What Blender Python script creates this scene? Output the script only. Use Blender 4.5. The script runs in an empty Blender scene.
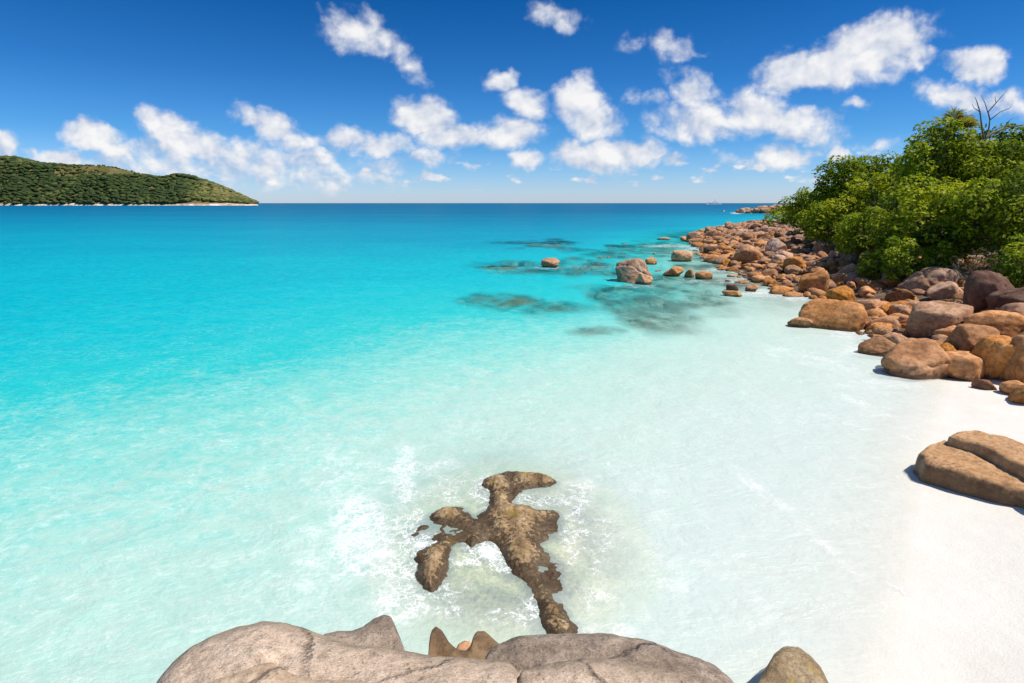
import bpy, bmesh, math, random
import numpy as np
from mathutils import Vector, Matrix

# ------------------------------------------------------------------ camera
S = bpy.context.scene
COL = S.collection
W, H = 1024, 683
F = 569.0                      # focal length in pixels (20 mm on 36 mm)
CH = 5.0                       # camera height over the water
PITCH = math.atan((341.5 - 203.0) / F)
cam_d = bpy.data.cameras.new('camera'); cam = bpy.data.objects.new('camera', cam_d); COL.objects.link(cam)
cam_d.lens = F / W * 36.0; cam_d.sensor_width = 36.0
cam_d.clip_start = 0.05; cam_d.clip_end = 60000
cam.location = (0, 0, CH); cam.rotation_euler = (math.pi / 2 - PITCH, 0, 0)
S.camera = cam

# ------------------------------------------------------------------ render, sun, exposure
S.cycles.use_denoising = True
try: S.cycles.denoiser = 'OPENIMAGEDENOISE'
except Exception: pass
S.cycles.use_adaptive_sampling = True
S.cycles.adaptive_threshold = 0.02
S.cycles.max_bounces = 8; S.cycles.diffuse_bounces = 3; S.cycles.glossy_bounces = 3
S.cycles.transparent_max_bounces = 12; S.cycles.transmission_bounces = 4
S.cycles.caustics_reflective = False; S.cycles.caustics_refractive = False
S.view_settings.view_transform = 'Standard'; S.view_settings.look = 'None'
S.view_settings.exposure = 0.42; S.view_settings.gamma = 1.0
S.view_settings.use_curve_mapping = False
SUN_AZ, SUN_EL = math.radians(102), math.radians(60)
sun_d = bpy.data.lights.new('sun', 'SUN'); sun = bpy.data.objects.new('sun', sun_d); COL.objects.link(sun)
sun_d.energy = 4.2; sun_d.angle = math.radians(0.53); sun_d.color = (1.0, 0.94, 0.845)
sdir = Vector((math.sin(SUN_AZ) * math.cos(SUN_EL), math.cos(SUN_AZ) * math.cos(SUN_EL), math.sin(SUN_EL)))
sun.rotation_euler = sdir.to_track_quat('Z', 'Y').to_euler()

# ------------------------------------------------------------------ pixel / world helpers
cp, sp_ = math.cos(PITCH), math.sin(PITCH)
def ray(px, py):
    xc = (np.asarray(px, float) - 512) / F; yc = (341.5 - np.asarray(py, float)) / F
    return xc, cp + yc * sp_, -sp_ + yc * cp
def ground(px, py, z=0.0):
    dx, dy, dz = ray(px, py)
    t = (z - CH) / dz
    return dx * t, dy * t
def project(x, y, z=0.0):
    d = y * cp - (z - CH) * sp_
    d = np.where(d > 0.05, d, 0.05)
    u = y * sp_ + (z - CH) * cp
    return 512 + F * x / d, 341.5 - F * u / d
def at_depth(px, py, Y):
    dx, dy, dz = ray(px, py)
    return float(dx / dy * Y), float(CH + dz / dy * Y)

# ------------------------------------------------------------------ node helpers
class NT:
    def __init__(s, nt): s.nt = nt; s.n = nt.nodes; s.l = nt.links
    def node(s, t, **kw):
        n = s.n.new(t)
        for k, v in kw.items(): setattr(n, k, v)
        return n
    def link(s, a, b): s.l.new(a, b)
    def put(s, sock, v):
        if isinstance(v, (int, float)): sock.default_value = v
        elif isinstance(v, (tuple, list)):
            if len(v) == 3 and sock.type == 'RGBA': v = (*v, 1)
            sock.default_value = v
        else: s.l.new(v, sock)
    def math(s, op, a, b=None, c=None, clamp=False):
        n = s.n.new('ShaderNodeMath'); n.operation = op; n.use_clamp = clamp
        s.put(n.inputs[0], a)
        if b is not None: s.put(n.inputs[1], b)
        if c is not None: s.put(n.inputs[2], c)
        return n.outputs[0]
    def vmath(s, op, a, b=None):
        n = s.n.new('ShaderNodeVectorMath'); n.operation = op
        s.put(n.inputs[0], a)
        if b is not None: s.put(n.inputs[1], b)
        return n.outputs['Value'] if op in ('LENGTH', 'DOT_PRODUCT') else n.outputs[0]
    def noise(s, vec, scale, detail=4, rough=0.55, dist=0.0, dim='3D'):
        n = s.n.new('ShaderNodeTexNoise'); n.noise_dimensions = dim
        if vec is not None: s.put(n.inputs['Vector'], vec)
        n.inputs['Scale'].default_value = scale; n.inputs['Detail'].default_value = detail
        n.inputs['Roughness'].default_value = rough; n.inputs['Distortion'].default_value = dist
        return n.outputs[0]
    def ramp(s, f, stops, interp='LINEAR'):
        n = s.n.new('ShaderNodeValToRGB'); n.color_ramp.interpolation = interp
        e = n.color_ramp.elements
        while len(e) < len(stops): e.new(0.5)
        for i, (p, c) in enumerate(stops):
            e[i].position = p
            e[i].color = (c, c, c, 1) if isinstance(c, (int, float)) else ((*c, 1) if len(c) == 3 else c)
        s.put(n.inputs[0], f)
        return n.outputs[0]
    def mix(s, f, a, b, mode='MIX'):
        n = s.n.new('ShaderNodeMix'); n.data_type = 'RGBA'; n.blend_type = mode
        s.put(n.inputs[0], f); s.put(n.inputs[6], a); s.put(n.inputs[7], b)
        return n.outputs[2]
    def maprange(s, v, a, b, c=0.0, d=1.0, smooth=False):
        n = s.n.new('ShaderNodeMapRange')
        if smooth: n.interpolation_type = 'SMOOTHSTEP'
        s.put(n.inputs[0], v)
        for i, q in enumerate((a, b, c, d)): s.put(n.inputs[i + 1], q)
        return n.outputs[0]
    def bump(s, h, strength=0.5, dist=0.05, normal=None):
        n = s.n.new('ShaderNodeBump'); n.inputs['Strength'].default_value = strength; n.inputs['Distance'].default_value = dist
        s.put(n.inputs['Height'], h)
        if normal is not None: s.put(n.inputs['Normal'], normal)
        return n.outputs[0]
    def attr(s, name):
        n = s.n.new('ShaderNodeAttribute'); n.attribute_name = name
        return n
def new_mat(name):
    m = bpy.data.materials.new(name); m.use_nodes = True
    t = NT(m.node_tree); t.n.clear()
    out = t.node('ShaderNodeOutputMaterial')
    return m, t, out

# ------------------------------------------------------------------ world: sky and clouds, all by direction
world = bpy.data.worlds.new('World'); S.world = world; world.use_nodes = True
def build_world():
    t = NT(world.node_tree); t.n.clear()
    out = t.node('ShaderNodeOutputWorld'); bg = t.node('ShaderNodeBackground')
    sky = t.node('ShaderNodeTexSky'); sky.sky_type = 'NISHITA'; sky.sun_disc = False
    sky.sun_elevation = SUN_EL; sky.sun_rotation = SUN_AZ; sky.air_density = 1.0; sky.dust_density = 0.3; sky.ozone_density = 2.0
    tc = t.node('ShaderNodeTexCoord')
    d = tc.outputs['Generated']
    sx = t.node('ShaderNodeSeparateXYZ'); t.link(d, sx.inputs[0])
    z = sx.outputs[2]
    # polarised, deep tropical blue: the air is tinted by elevation only
    tint = t.ramp(t.math('MULTIPLY', z, 2.0, clamp=True), SKY_TINT)
    skyc = t.mix(1.0, sky.outputs[0], tint, 'MULTIPLY')
    # cloud chart: u = x/y, v = z/y (front half of the sky)
    yy = t.math('MAXIMUM', sx.outputs[1], 0.05)
    u = t.math('DIVIDE', sx.outputs[0], yy); v = t.math('DIVIDE', z, yy)
    cu = t.node('ShaderNodeCombineXYZ'); t.link(u, cu.inputs[0]); t.link(v, cu.inputs[1])
    # warp the chart so outlines curl
    w1 = t.node('ShaderNodeTexNoise'); t.link(cu.outputs[0], w1.inputs['Vector']); w1.inputs['Scale'].default_value = 15
    w1.inputs['Detail'].default_value = 3.0; w1.inputs['Roughness'].default_value = 0.6
    off = t.vmath('MULTIPLY', t.vmath('SUBTRACT', w1.outputs['Color'], (0.5, 0.5, 0.5)), (0.055, 0.05, 0.0))
    p = t.vmath('ADD', cu.outputs[0], off)
    total = None
    for (px, py, hw, hh, rot, wgt) in CLOUDS:
        dx, dy, dz = ray(px, py)
        c = (float(dx / dy), float(dz / dy), 0)
        m = t.node('ShaderNodeMapping'); m.vector_type = 'TEXTURE'
        t.link(p, m.inputs[0])
        m.inputs[1].default_value = c
        m.inputs[2].default_value = (0, 0, math.radians(rot))
        m.inputs[3].default_value = (hw / F * 1.25, hh / F * 1.25, 1)
        r = t.vmath('LENGTH', m.outputs[0])
        g = t.maprange(r, 0.15, 1.25, wgt * 1.12, 0.0, smooth=True)
        total = g if total is None else t.math('MAXIMUM', total, g)
    # scattered small fair-weather clouds low over the horizon
    lo = t.noise(t.vmath('MULTIPLY', cu.outputs[0], (1, 2.4, 1)), 17, 3, 0.5)
    band = t.math('MULTIPLY', t.maprange(v, 0.012, 0.035, 0, 1), t.maprange(v, 0.06, 0.12, 1, 0))
    total = t.math('MAXIMUM', total, t.math('MULTIPLY', band, t.maprange(lo, 0.50, 0.66, 0, .80)))
    stretch = t.vmath('MULTIPLY', cu.outputs[0], (1, 1.25, 1))
    n1 = t.noise(stretch, 15, 8, 0.585, 0.25)
    def puffs(vec):
        vo = t.node('ShaderNodeTexVoronoi'); vo.voronoi_dimensions = '2D'; vo.feature = 'F1'; vo.normalize = True
        t.link(vec, vo.inputs['Vector']); vo.inputs['Scale'].default_value = 26; vo.inputs['Detail'].default_value = 4; vo.inputs['Roughness'].default_value = .52
        return t.math('SUBTRACT', 0.42, vo.outputs['Distance'])
    pw = t.vmath('ADD', stretch, t.vmath('MULTIPLY', t.vmath('SUBTRACT', w1.outputs['Color'], (0.5, 0.5, 0.5)), (.03, .03, 0)))
    q1 = puffs(pw); q2 = puffs(t.vmath('ADD', pw, (0.005, 0.011, 0)))
    m1 = t.noise(stretch, 15, 3, 0.55, 0.25); m2 = t.noise(t.vmath('ADD', stretch, (0.010, 0.020, 0)), 15, 3, 0.55, 0.25)
    front = t.maprange(sx.outputs[1], 0.05, 0.2)
    dens = t.math('ADD', total, t.math('ADD', t.math('MULTIPLY', t.math('SUBTRACT', n1, 0.5), 1.45), t.math('MULTIPLY', q1, 0.75)))
    alpha = t.maprange(dens, 0.28, 0.98, 0, 1, smooth=True)
    cap = t.maprange(total, 0.0, 0.35, 0, 1, smooth=True)
    alpha = t.math('MULTIPLY', t.math('MULTIPLY', alpha, cap), front)
    # relief towards the light
    rel = t.math('ADD', t.math('MULTIPLY_ADD', t.math('SUBTRACT', m1, m2), 2.4, 0.58), t.math('MULTIPLY', t.math('SUBTRACT', q1, q2), .75), clamp=True)
    thick = t.maprange(dens, 0.5, 1.2, 0, 1)
    lit = t.math('MULTIPLY_ADD', thick, 0.35, t.math('MULTIPLY', rel, 0.72), clamp=True)
    ccol = t.mix(lit, (0.44, 0.53, 0.72), (1.0, 0.99, 0.98))
    ccol = t.vmath('SCALE', ccol); ccol.node.inputs['Scale'].default_value = 0.72 / SKY_STR
    # thin bank of haze just over the horizon
    alpha = t.math('MULTIPLY', alpha, 0.96)
    full = t.mix(alpha, skyc, ccol)
    t.link(full, bg.inputs[0]); bg.inputs[1].default_value = SKY_STR
    t.link(bg.outputs[0], out.inputs[0])
SKY_STR = 0.09
SKY_TINT = [(0.0, (0.74, 0.92, 1.42)), (0.10, (0.46, 0.75, 1.22)), (0.2, (0.22, 0.58, 1.04)), (0.38, (0.10, 0.43, 0.86)), (0.6, (0.03, 0.32, 0.70)), (0.85, (0.65, 0.76, 0.88))]
CLOUDS = [  # px, py, half width, half height, tilt (deg, counter-clockwise), weight
    (362, 32, 42, 20, -25, .72), (402, 58, 30, 13, -40, .62), (330, 20, 18, 9, 0, .35),
    (553, 18, 32, 15, -12, .58), (676, 47, 24, 14, -10, .55), (700, 52, 22, 7, 8, .35), (630, 40, 22, 9, 0, .3),
    (502, 80, 18, 13, -10, .85), (526, 103, 26, 17, -25, .80),
    (580, 96, 27, 22, 0, .88), (594, 122, 28, 19, -20, .85),
    (424, 118, 32, 20, -15, .98), (452, 137, 38, 14, 0, .85), (505, 134, 38, 15, 8, .95),
    (365, 142, 50, 14, -3, .74), (425, 160, 38, 9, 5, .52), (392, 165, 26, 9, 0, .55),
    (528, 160, 19, 11, 0, .86), (569, 155, 22, 15, 0, 1.0), (612, 156, 58, 16, 0, .92), (672, 160, 13, 9, 0, .7),
    (690, 90, 26, 18, -20, .72), (700, 120, 50, 24, 0, .78), (752, 110, 42, 22, -10, .80), (800, 126, 52, 18, -8, .74), (828, 118, 22, 10, 5, .55), (640, 98, 32, 14, -10, .46),
    (872, 48, 56, 26, 12, 1.0), (800, 74, 48, 18, 5, .98), (840, 66, 46, 20, 10, 1.0), (918, 55, 24, 12, 0, .7),
    (785, 155, 30, 12, -4, .92), (838, 155, 13, 10, 0, .75), (742, 160, 28, 9, 0, .4), (700, 152, 22, 7, 0, .32), (855, 101, 16, 6, 0, .4),
    (980, 63, 38, 15, -3, .8), (960, 97, 48, 16, -8, .72), (1010, 105, 40, 16, 0, .6), (885, 145, 20, 7, 0, .45),
    (92, 134, 36, 13, -8, .92), (165, 125, 32, 15, -10, .92), (185, 142, 46, 20, -20, .92), (150, 150, 60, 14, 0, .72),
    (272, 126, 42, 16, -18, .80), (295, 142, 34, 12, 0, .68),
    (150, 164, 100, 20, 0, .60), (262, 166, 110, 24, 0, .62), (300, 158, 56, 16, 0, .64), (330, 180, 80, 12, 0, .50), (60, 156, 30, 11, 0, .9), (3, 147, 18, 14, 0, .8), (1, 165, 14, 10, 0, .5),
    (190, 182, 150, 9, 0, .50), (370, 176, 60, 8, 0, .52),
]
build_world()

# ------------------------------------------------------------------ numpy noise
def _hash(ix, iy, iz, seed):
    h = (ix * 374761393 + iy * 668265263 + iz * 2147483647 + seed * 1274126177) & 0xFFFFFFFF
    h = ((h ^ (h >> 13)) * 1274126177) & 0xFFFFFFFF
    h = ((h ^ (h >> 16)) * 2246822519) & 0xFFFFFFFF
    return ((h ^ (h >> 15)) & 0xFFFFFF) / float(0xFFFFFF)
def vnoise(x, y, z, seed=0):
    x = np.asarray(x, float); y = np.asarray(y, float) + 0 * x; z = np.asarray(z, float) + 0 * x
    ix, iy, iz = np.floor(x).astype(np.int64), np.floor(y).astype(np.int64), np.floor(z).astype(np.int64)
    fx, fy, fz = x - ix, y - iy, z - iz
    fx, fy, fz = [f * f * f * (f * (f * 6 - 15) + 10) for f in (fx, fy, fz)]
    r = 0
    for a in (0, 1):
        for b in (0, 1):
            for c in (0, 1):
                w = (fx if a else 1 - fx) * (fy if b else 1 - fy) * (fz if c else 1 - fz)
                r = r + w * _hash(ix + a, iy + b, iz + c, seed)
    return r * 2 - 1
def fbm(x, y, z=0.0, octaves=4, seed=0, gain=0.5):
    s, a, n = 0, 1.0, 0
    for o in range(octaves):
        s = s + a * vnoise(x * 2 ** o + 17.3 * o, np.asarray(y) * 2 ** o - 9.1 * o, np.asarray(z) * 2 ** o + 4.7 * o, seed + o)
        n += a; a *= gain
    return s / n

# ------------------------------------------------------------------ mesh helpers
def make_obj(name, co, faces, mat=None, parent=None, smooth=True, attrs=None):
    me = bpy.data.meshes.new(name)
    co = np.asarray(co, np.float32)
    if isinstance(faces, np.ndarray):
        nv = faces.shape[1]; nf = faces.shape[0]
        me.vertices.add(len(co)); me.vertices.foreach_set('co', co.ravel())
        me.loops.add(nf * nv); me.loops.foreach_set('vertex_index', faces.ravel().astype(np.int32))
        me.polygons.add(nf); me.polygons.foreach_set('loop_start', np.arange(0, nf * nv, nv, dtype=np.int32))
        me.update(calc_edges=True)
    else:
        me.from_pydata([tuple(map(float, c)) for c in co], [], faces); me.update()
    me.validate()
    if smooth: me.polygons.foreach_set('use_smooth', np.ones(len(me.polygons), bool))
    if attrs:
        for k, v in attrs.items():
            a = me.attributes.new(k, 'FLOAT', 'POINT'); a.data.foreach_set('value', np.asarray(v, np.float32).ravel())
    o = bpy.data.objects.new(name, me); COL.objects.link(o)
    if mat: me.materials.append(mat)
    if parent: o.parent = parent
    return o
def tag(o, label=None, cat=None, group=None, kind=None):
    if label: o['label'] = label
    if cat: o['category'] = cat
    if group: o['group'] = group
    if kind: o['kind'] = kind
    return o
def empty(name, loc):
    o = bpy.data.objects.new(name, None); COL.objects.link(o); o.location = loc; o.empty_display_size = 0.2
    return o
def grid_faces(nr, nc):
    i = np.arange(nr - 1)[:, None] * nc + np.arange(nc - 1)[None, :]
    return np.stack([i, i + 1, i + nc + 1, i + nc], -1).reshape(-1, 4)
def tubes(paths, sides=7):
    """many tapered tubes in one mesh: each path is a list of (x, y, z, radius)."""
    V, Fc = [], []
    for path in paths:
        P = [Vector(p[:3]) for p in path]; b = len(V); n = len(P)
        up = Vector((0.31, 0.17, 0.93))
        for i, p in enumerate(P):
            d = (P[min(i + 1, n - 1)] - P[max(i - 1, 0)]).normalized()
            a = d.cross(up)
            if a.length < 1e-3: a = d.cross(Vector((1, 0, 0)))
            a.normalize(); c = d.cross(a)
            for k in range(sides):
                th = 2 * math.pi * k / sides
                V.append(p + (a * math.cos(th) + c * math.sin(th)) * path[i][3])
        for i in range(n - 1):
            for k in range(sides):
                k2 = (k + 1) % sides
                Fc.append((b + i * sides + k, b + i * sides + k2, b + (i + 1) * sides + k2, b + (i + 1) * sides + k))
        Fc.append(tuple(b + k for k in reversed(range(sides)))); Fc.append(tuple(b + (n - 1) * sides + k for k in range(sides)))
    return V, Fc

# ------------------------------------------------------------------ terrain
DEPTH_PTS = [
    (-120, 206, 11), (0, 206, 10), (150, 206, 9.5), (320, 206, 10.5), (512, 206, 10.5), (700, 206, 10.5), (900, 206, 10), (1150, 206, 10),
    (0, 215, 7), (250, 215, 7), (512, 214, 8), (680, 212, 8),
    (0, 230, 4.6), (250, 232, 4.4), (480, 230, 4.7), (640, 226, 4.6), (720, 222, 4), (760, 218, 3.5),
    (-100, 255, 3.8), (0, 255, 3.6), (150, 255, 3.5), (300, 255, 3.4), (450, 255, 3.2), (600, 245, 3.0), (670, 238, 2.6),
    (0, 300, 3.1), (150, 300, 2.8), (300, 300, 2.5), (450, 300, 2.1), (560, 290, 2.0), (650, 290, 1.4),
    (-80, 345, 2.9), (0, 345, 2.8), (150, 345, 2.35), (300, 345, 1.85), (420, 345, 1.15), (520, 345, .98), (600, 340, .85), (680, 325, .75),
    (0, 385, 2.0), (150, 385, 1.5), (300, 385, 1.12), (420, 385, .84), (520, 385, .64), (640, 370, .5), (740, 350, .36), (800, 345, .28),
    (-60, 460, 1.1), (0, 450, 1.2), (150, 450, .95), (300, 450, .75), (420, 450, .58), (540, 450, .42), (640, 440, .30), (740, 430, .19), (820, 410, .17),
    (0, 540, .80), (200, 540, .70), (350, 540, .60), (620, 540, .2), (720, 540, .13), (800, 540, .09), (860, 480, .08), (900, 420, .05),
    (0, 640, .62), (120, 683, .55), (650, 640, .22), (740, 683, .10), (850, 683, .03), (900, 560, .02),
    (960, 420, -.02), (980, 500, -.08), (1024, 620, -.18), (960, 683, -.05), (1150, 600, -.6), (1150, 450, -.6),
    (700, 300, .85), (740, 295, .6), (765, 290, .45), (785, 296, .35), (805, 305, .28), (800, 318, .26), (860, 340, .14), (720, 275, .6), (700, 262, .8), (690, 246, 1.0), (640, 262, 1.5), (745, 281, .5), (900, 385, .09),
]
def _chart(x, y):
    r = np.sqrt(x * x + y * y)
    return 2.2 * np.arctan2(x, np.maximum(y, 1e-3) if np.isscalar(y) else y), np.log(np.maximum(r, 1.0))
_dp = np.array(DEPTH_PTS, float)
_gx, _gy = ground(_dp[:, 0], _dp[:, 1]); _ca, _cb = _chart(_gx, _gy)
def _enc(d): return np.sign(d) * np.log1p(np.abs(d) * 4)
def _dec(e): return np.sign(e) * np.expm1(np.abs(e)) / 4
_K = np.sqrt((_ca[:, None] - _ca) ** 2 + (_cb[:, None] - _cb) ** 2)
_n = len(_dp)
_A = np.zeros((_n + 3, _n + 3)); _A[:_n, :_n] = _K + 0.0 * np.eye(_n)
_P = np.stack([np.ones(_n), _ca, _cb], 1); _A[:_n, _n:] = _P; _A[_n:, :_n] = _P.T
_w = np.linalg.solve(_A, np.concatenate([_enc(_dp[:, 2]), np.zeros(3)]))
def depth(x, y):
    x = np.asarray(x, float); y = np.asarray(y, float); sh = x.shape
    a, b = _chart(x.ravel(), y.ravel())
    a = np.clip(a, -2.3, 2.3); b = np.clip(b, 1.2, 8.5)
    out = np.empty(a.size)
    for i in range(0, a.size, 50000):
        aa, bb = a[i:i + 50000], b[i:i + 50000]
        K = np.sqrt((aa[:, None] - _ca) ** 2 + (bb[:, None] - _cb) ** 2)
        out[i:i + 50000] = K @ _w[:_n] + _w[_n] + _w[_n + 1] * aa + _w[_n + 2] * bb
    return np.clip(_dec(out), -0.9, 12).reshape(sh)
COAST_PX = [(1024, 396), (975, 378), (930, 362), (890, 345), (872, 322), (850, 308), (815, 298), (790, 290), (760, 284), (738, 276), (722, 264), (708, 254), (700, 246), (690, 240), (694, 235)]
_cw = [tuple(map(float, ground(*p))) for p in COAST_PX]
LAND = [(40, 3), (17, 10)] + _cw + [(34, 104), (48, 112), (80, 130), (300, 150), (300, 3)]
def poly_sd(x, y, poly):
    """distance to the polygon's edge, positive inside."""
    x = np.asarray(x, float); y = np.asarray(y, float)
    best = np.full(x.shape, 1e9); ins = np.zeros(x.shape, bool)
    for i in range(len(poly)):
        ax, ay = poly[i - 1]; bx, by = poly[i]
        ex, ey = bx - ax, by - ay
        t = np.clip(((x - ax) * ex + (y - ay) * ey) / (ex * ex + ey * ey), 0, 1)
        best = np.minimum(best, (x - ax - t * ex) ** 2 + (y - ay - t * ey) ** 2)
        with np.errstate(divide='ignore', invalid='ignore'):
            c = ((ay > y) != (by > y)) & (x < ex * (y - ay) / (ey if ey != 0 else 1e-9) + ax)
        ins ^= c
    return np.where(ins, 1, -1) * np.sqrt(best)
POINT = [(112, 300), (122, 285), (150, 280), (190, 290), (260, 300), (400, 380), (300, 420), (190, 360), (130, 330)]   # far granite point
def land_h(x, y):
    sd = poly_sd(x, y, LAND)
    h = np.where(sd > 0, 0.20 * np.minimum(sd, 7) + 0.10 * np.clip(sd - 7, 0, 14) + 0.02 * np.clip(sd - 21, 0, 100), sd * 0.35)
    sd2 = poly_sd(x, y, POINT)
    h2 = np.where(sd2 > 0, 0.05 * np.minimum(sd2, 14), sd2 * 0.4)
    h = np.maximum(h, h2)
    return h + np.where(h > 0, 0.12 * fbm(x * .5, y * .5, 0, 3, 5), 0)
REEF = [(548, 244, 38, 4, .8), (530, 268, 40, 6, .8), (515, 298, 32, 8, .9), (565, 306, 40, 6, .9), (600, 262, 60, 9, .75), (650, 300, 70, 20, .9),
        (640, 285, 50, 12, .8), (700, 262, 40, 14, 1.0), (700, 300, 50, 16, .8), (620, 250, 50, 8, .6), (740, 285, 40, 10, .6), (660, 245, 40, 5, .8), (680, 240, 30, 4, .7), (610, 275, 80, 12, .7), (660, 318, 60, 12, .75), (590, 285, 60, 10, .6), (720, 312, 40, 10, .6)]
def reef_mask(x, y):
    px, py = project(x, y, 0.0)
    m = 0
    for (cx, cy, sx, sy, w) in REEF:
        m = np.maximum(m, w * np.exp(-(((px - cx) / (sx * 1.15)) ** 2 + ((py - cy) / (sy * 1.2)) ** 2)))
    n = fbm(x * .32, y * .16, 0, 4, 31)
    return np.clip((m - 0.22) * 2.0 + n * 2.0, 0, 1) * np.clip((m - .05) * 8, 0, 1)
def terrain(x, y):
    x = np.asarray(x, float); y = np.asarray(y, float)
    d = depth(x, y)
    rf = reef_mask(x, y)
    dz = np.minimum(d, 14)
    dz = dz * (1 - rf) + np.minimum(dz, 0.28) * rf
    return np.maximum(-dz, land_h(x, y))
def hit(px, py, tmax=400):
    dx, dy, dz = ray(px, py)
    t = np.exp(np.linspace(math.log(2), math.log(tmax), 1500))
    z = CH + dz * t
    g = np.maximum(terrain(dx * t, dy * t), -0.05)
    k = np.argmax(z < g)
    return float(dx * t[k]), float(dy * t[k]), float(g[k])

def polar_grid(nr, r0, r1, nc_in, a_in, nc_out, a_out):
    a = np.concatenate([np.linspace(-a_out, -a_in, nc_out, endpoint=False), np.linspace(-a_in, a_in, nc_in), np.linspace(a_in, a_out, nc_out + 1)[1:]])
    r = np.exp(np.linspace(math.log(r0), math.log(r1), nr))
    R, A = np.meshgrid(r, np.radians(a), indexing='ij')
    return R * np.sin(A), R * np.cos(A), R, len(a)

# ------------------------------------------------------------------ materials
def mat_sand():
    m, t, out = new_mat('white_coral_sand')
    g = t.node('ShaderNodeNewGeometry'); pos = g.outputs['Position']
    sx = t.node('ShaderNodeSeparateXYZ'); t.link(pos, sx.inputs[0]); z = sx.outputs[2]
    n = t.noise(pos, 0.9, 5, 0.6); n2 = t.noise(pos, 40, 3, 0.6)
    c = t.mix(t.ramp(n, [(.3, 0), (.7, 1)]), (0.66, 0.625, 0.565), (0.71, 0.68, 0.625))
    c = t.mix(t.math('MULTIPLY', t.ramp(n2, [(.35, 1), (.6, 0)]), 0.15), c, (0.50, 0.46, 0.41))
    # reef: algae covered rubble on the sea floor
    rf = t.attr('reef').outputs['Fac']
    n3 = t.noise(pos, 0.42, 6, 0.68); n4 = t.noise(pos, 4.0, 4, 0.6)
    rc = t.ramp(n3, [(.30, (0.05, 0.075, 0.055)), (.5, (0.13, 0.13, 0.085)), (.62, (0.27, 0.25, 0.18)), (.75, (0.36, 0.33, 0.25))])
    rc = t.mix(t.math('MULTIPLY', n4, 0.5), rc, (0.06, 0.09, 0.07))
    c = t.mix(rf, c, rc)
    # soil and leaf litter on the headland
    ld = t.attr('land').outputs['Fac']
    lc = t.ramp(t.noise(pos, 2.2, 6, 0.65), [(.3, (0.05, 0.035, 0.025)), (.55, (0.13, 0.085, 0.055)), (.75, (0.24, 0.165, 0.11))])
    c = t.mix(ld, c, lc)
    wet = t.maprange(z, 0.02, 0.22, 1, 0)
    b = t.node('ShaderNodeBsdfPrincipled'); t.link(c, b.inputs['Base Color'])
    t.link(t.maprange(wet, 0, 1, 0.9, 0.55), b.inputs['Roughness'])
    b.inputs['Specular IOR Level'].default_value = 0.25
    h = t.math('ADD', t.noise(pos, 3.0, 5, 0.55), t.math('MULTIPLY', n2, 0.25))
    t.link(t.bump(h, 0.35, 0.06), b.inputs['Normal'])
    t.link(b.outputs[0], out.inputs[0])
    return m

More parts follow.
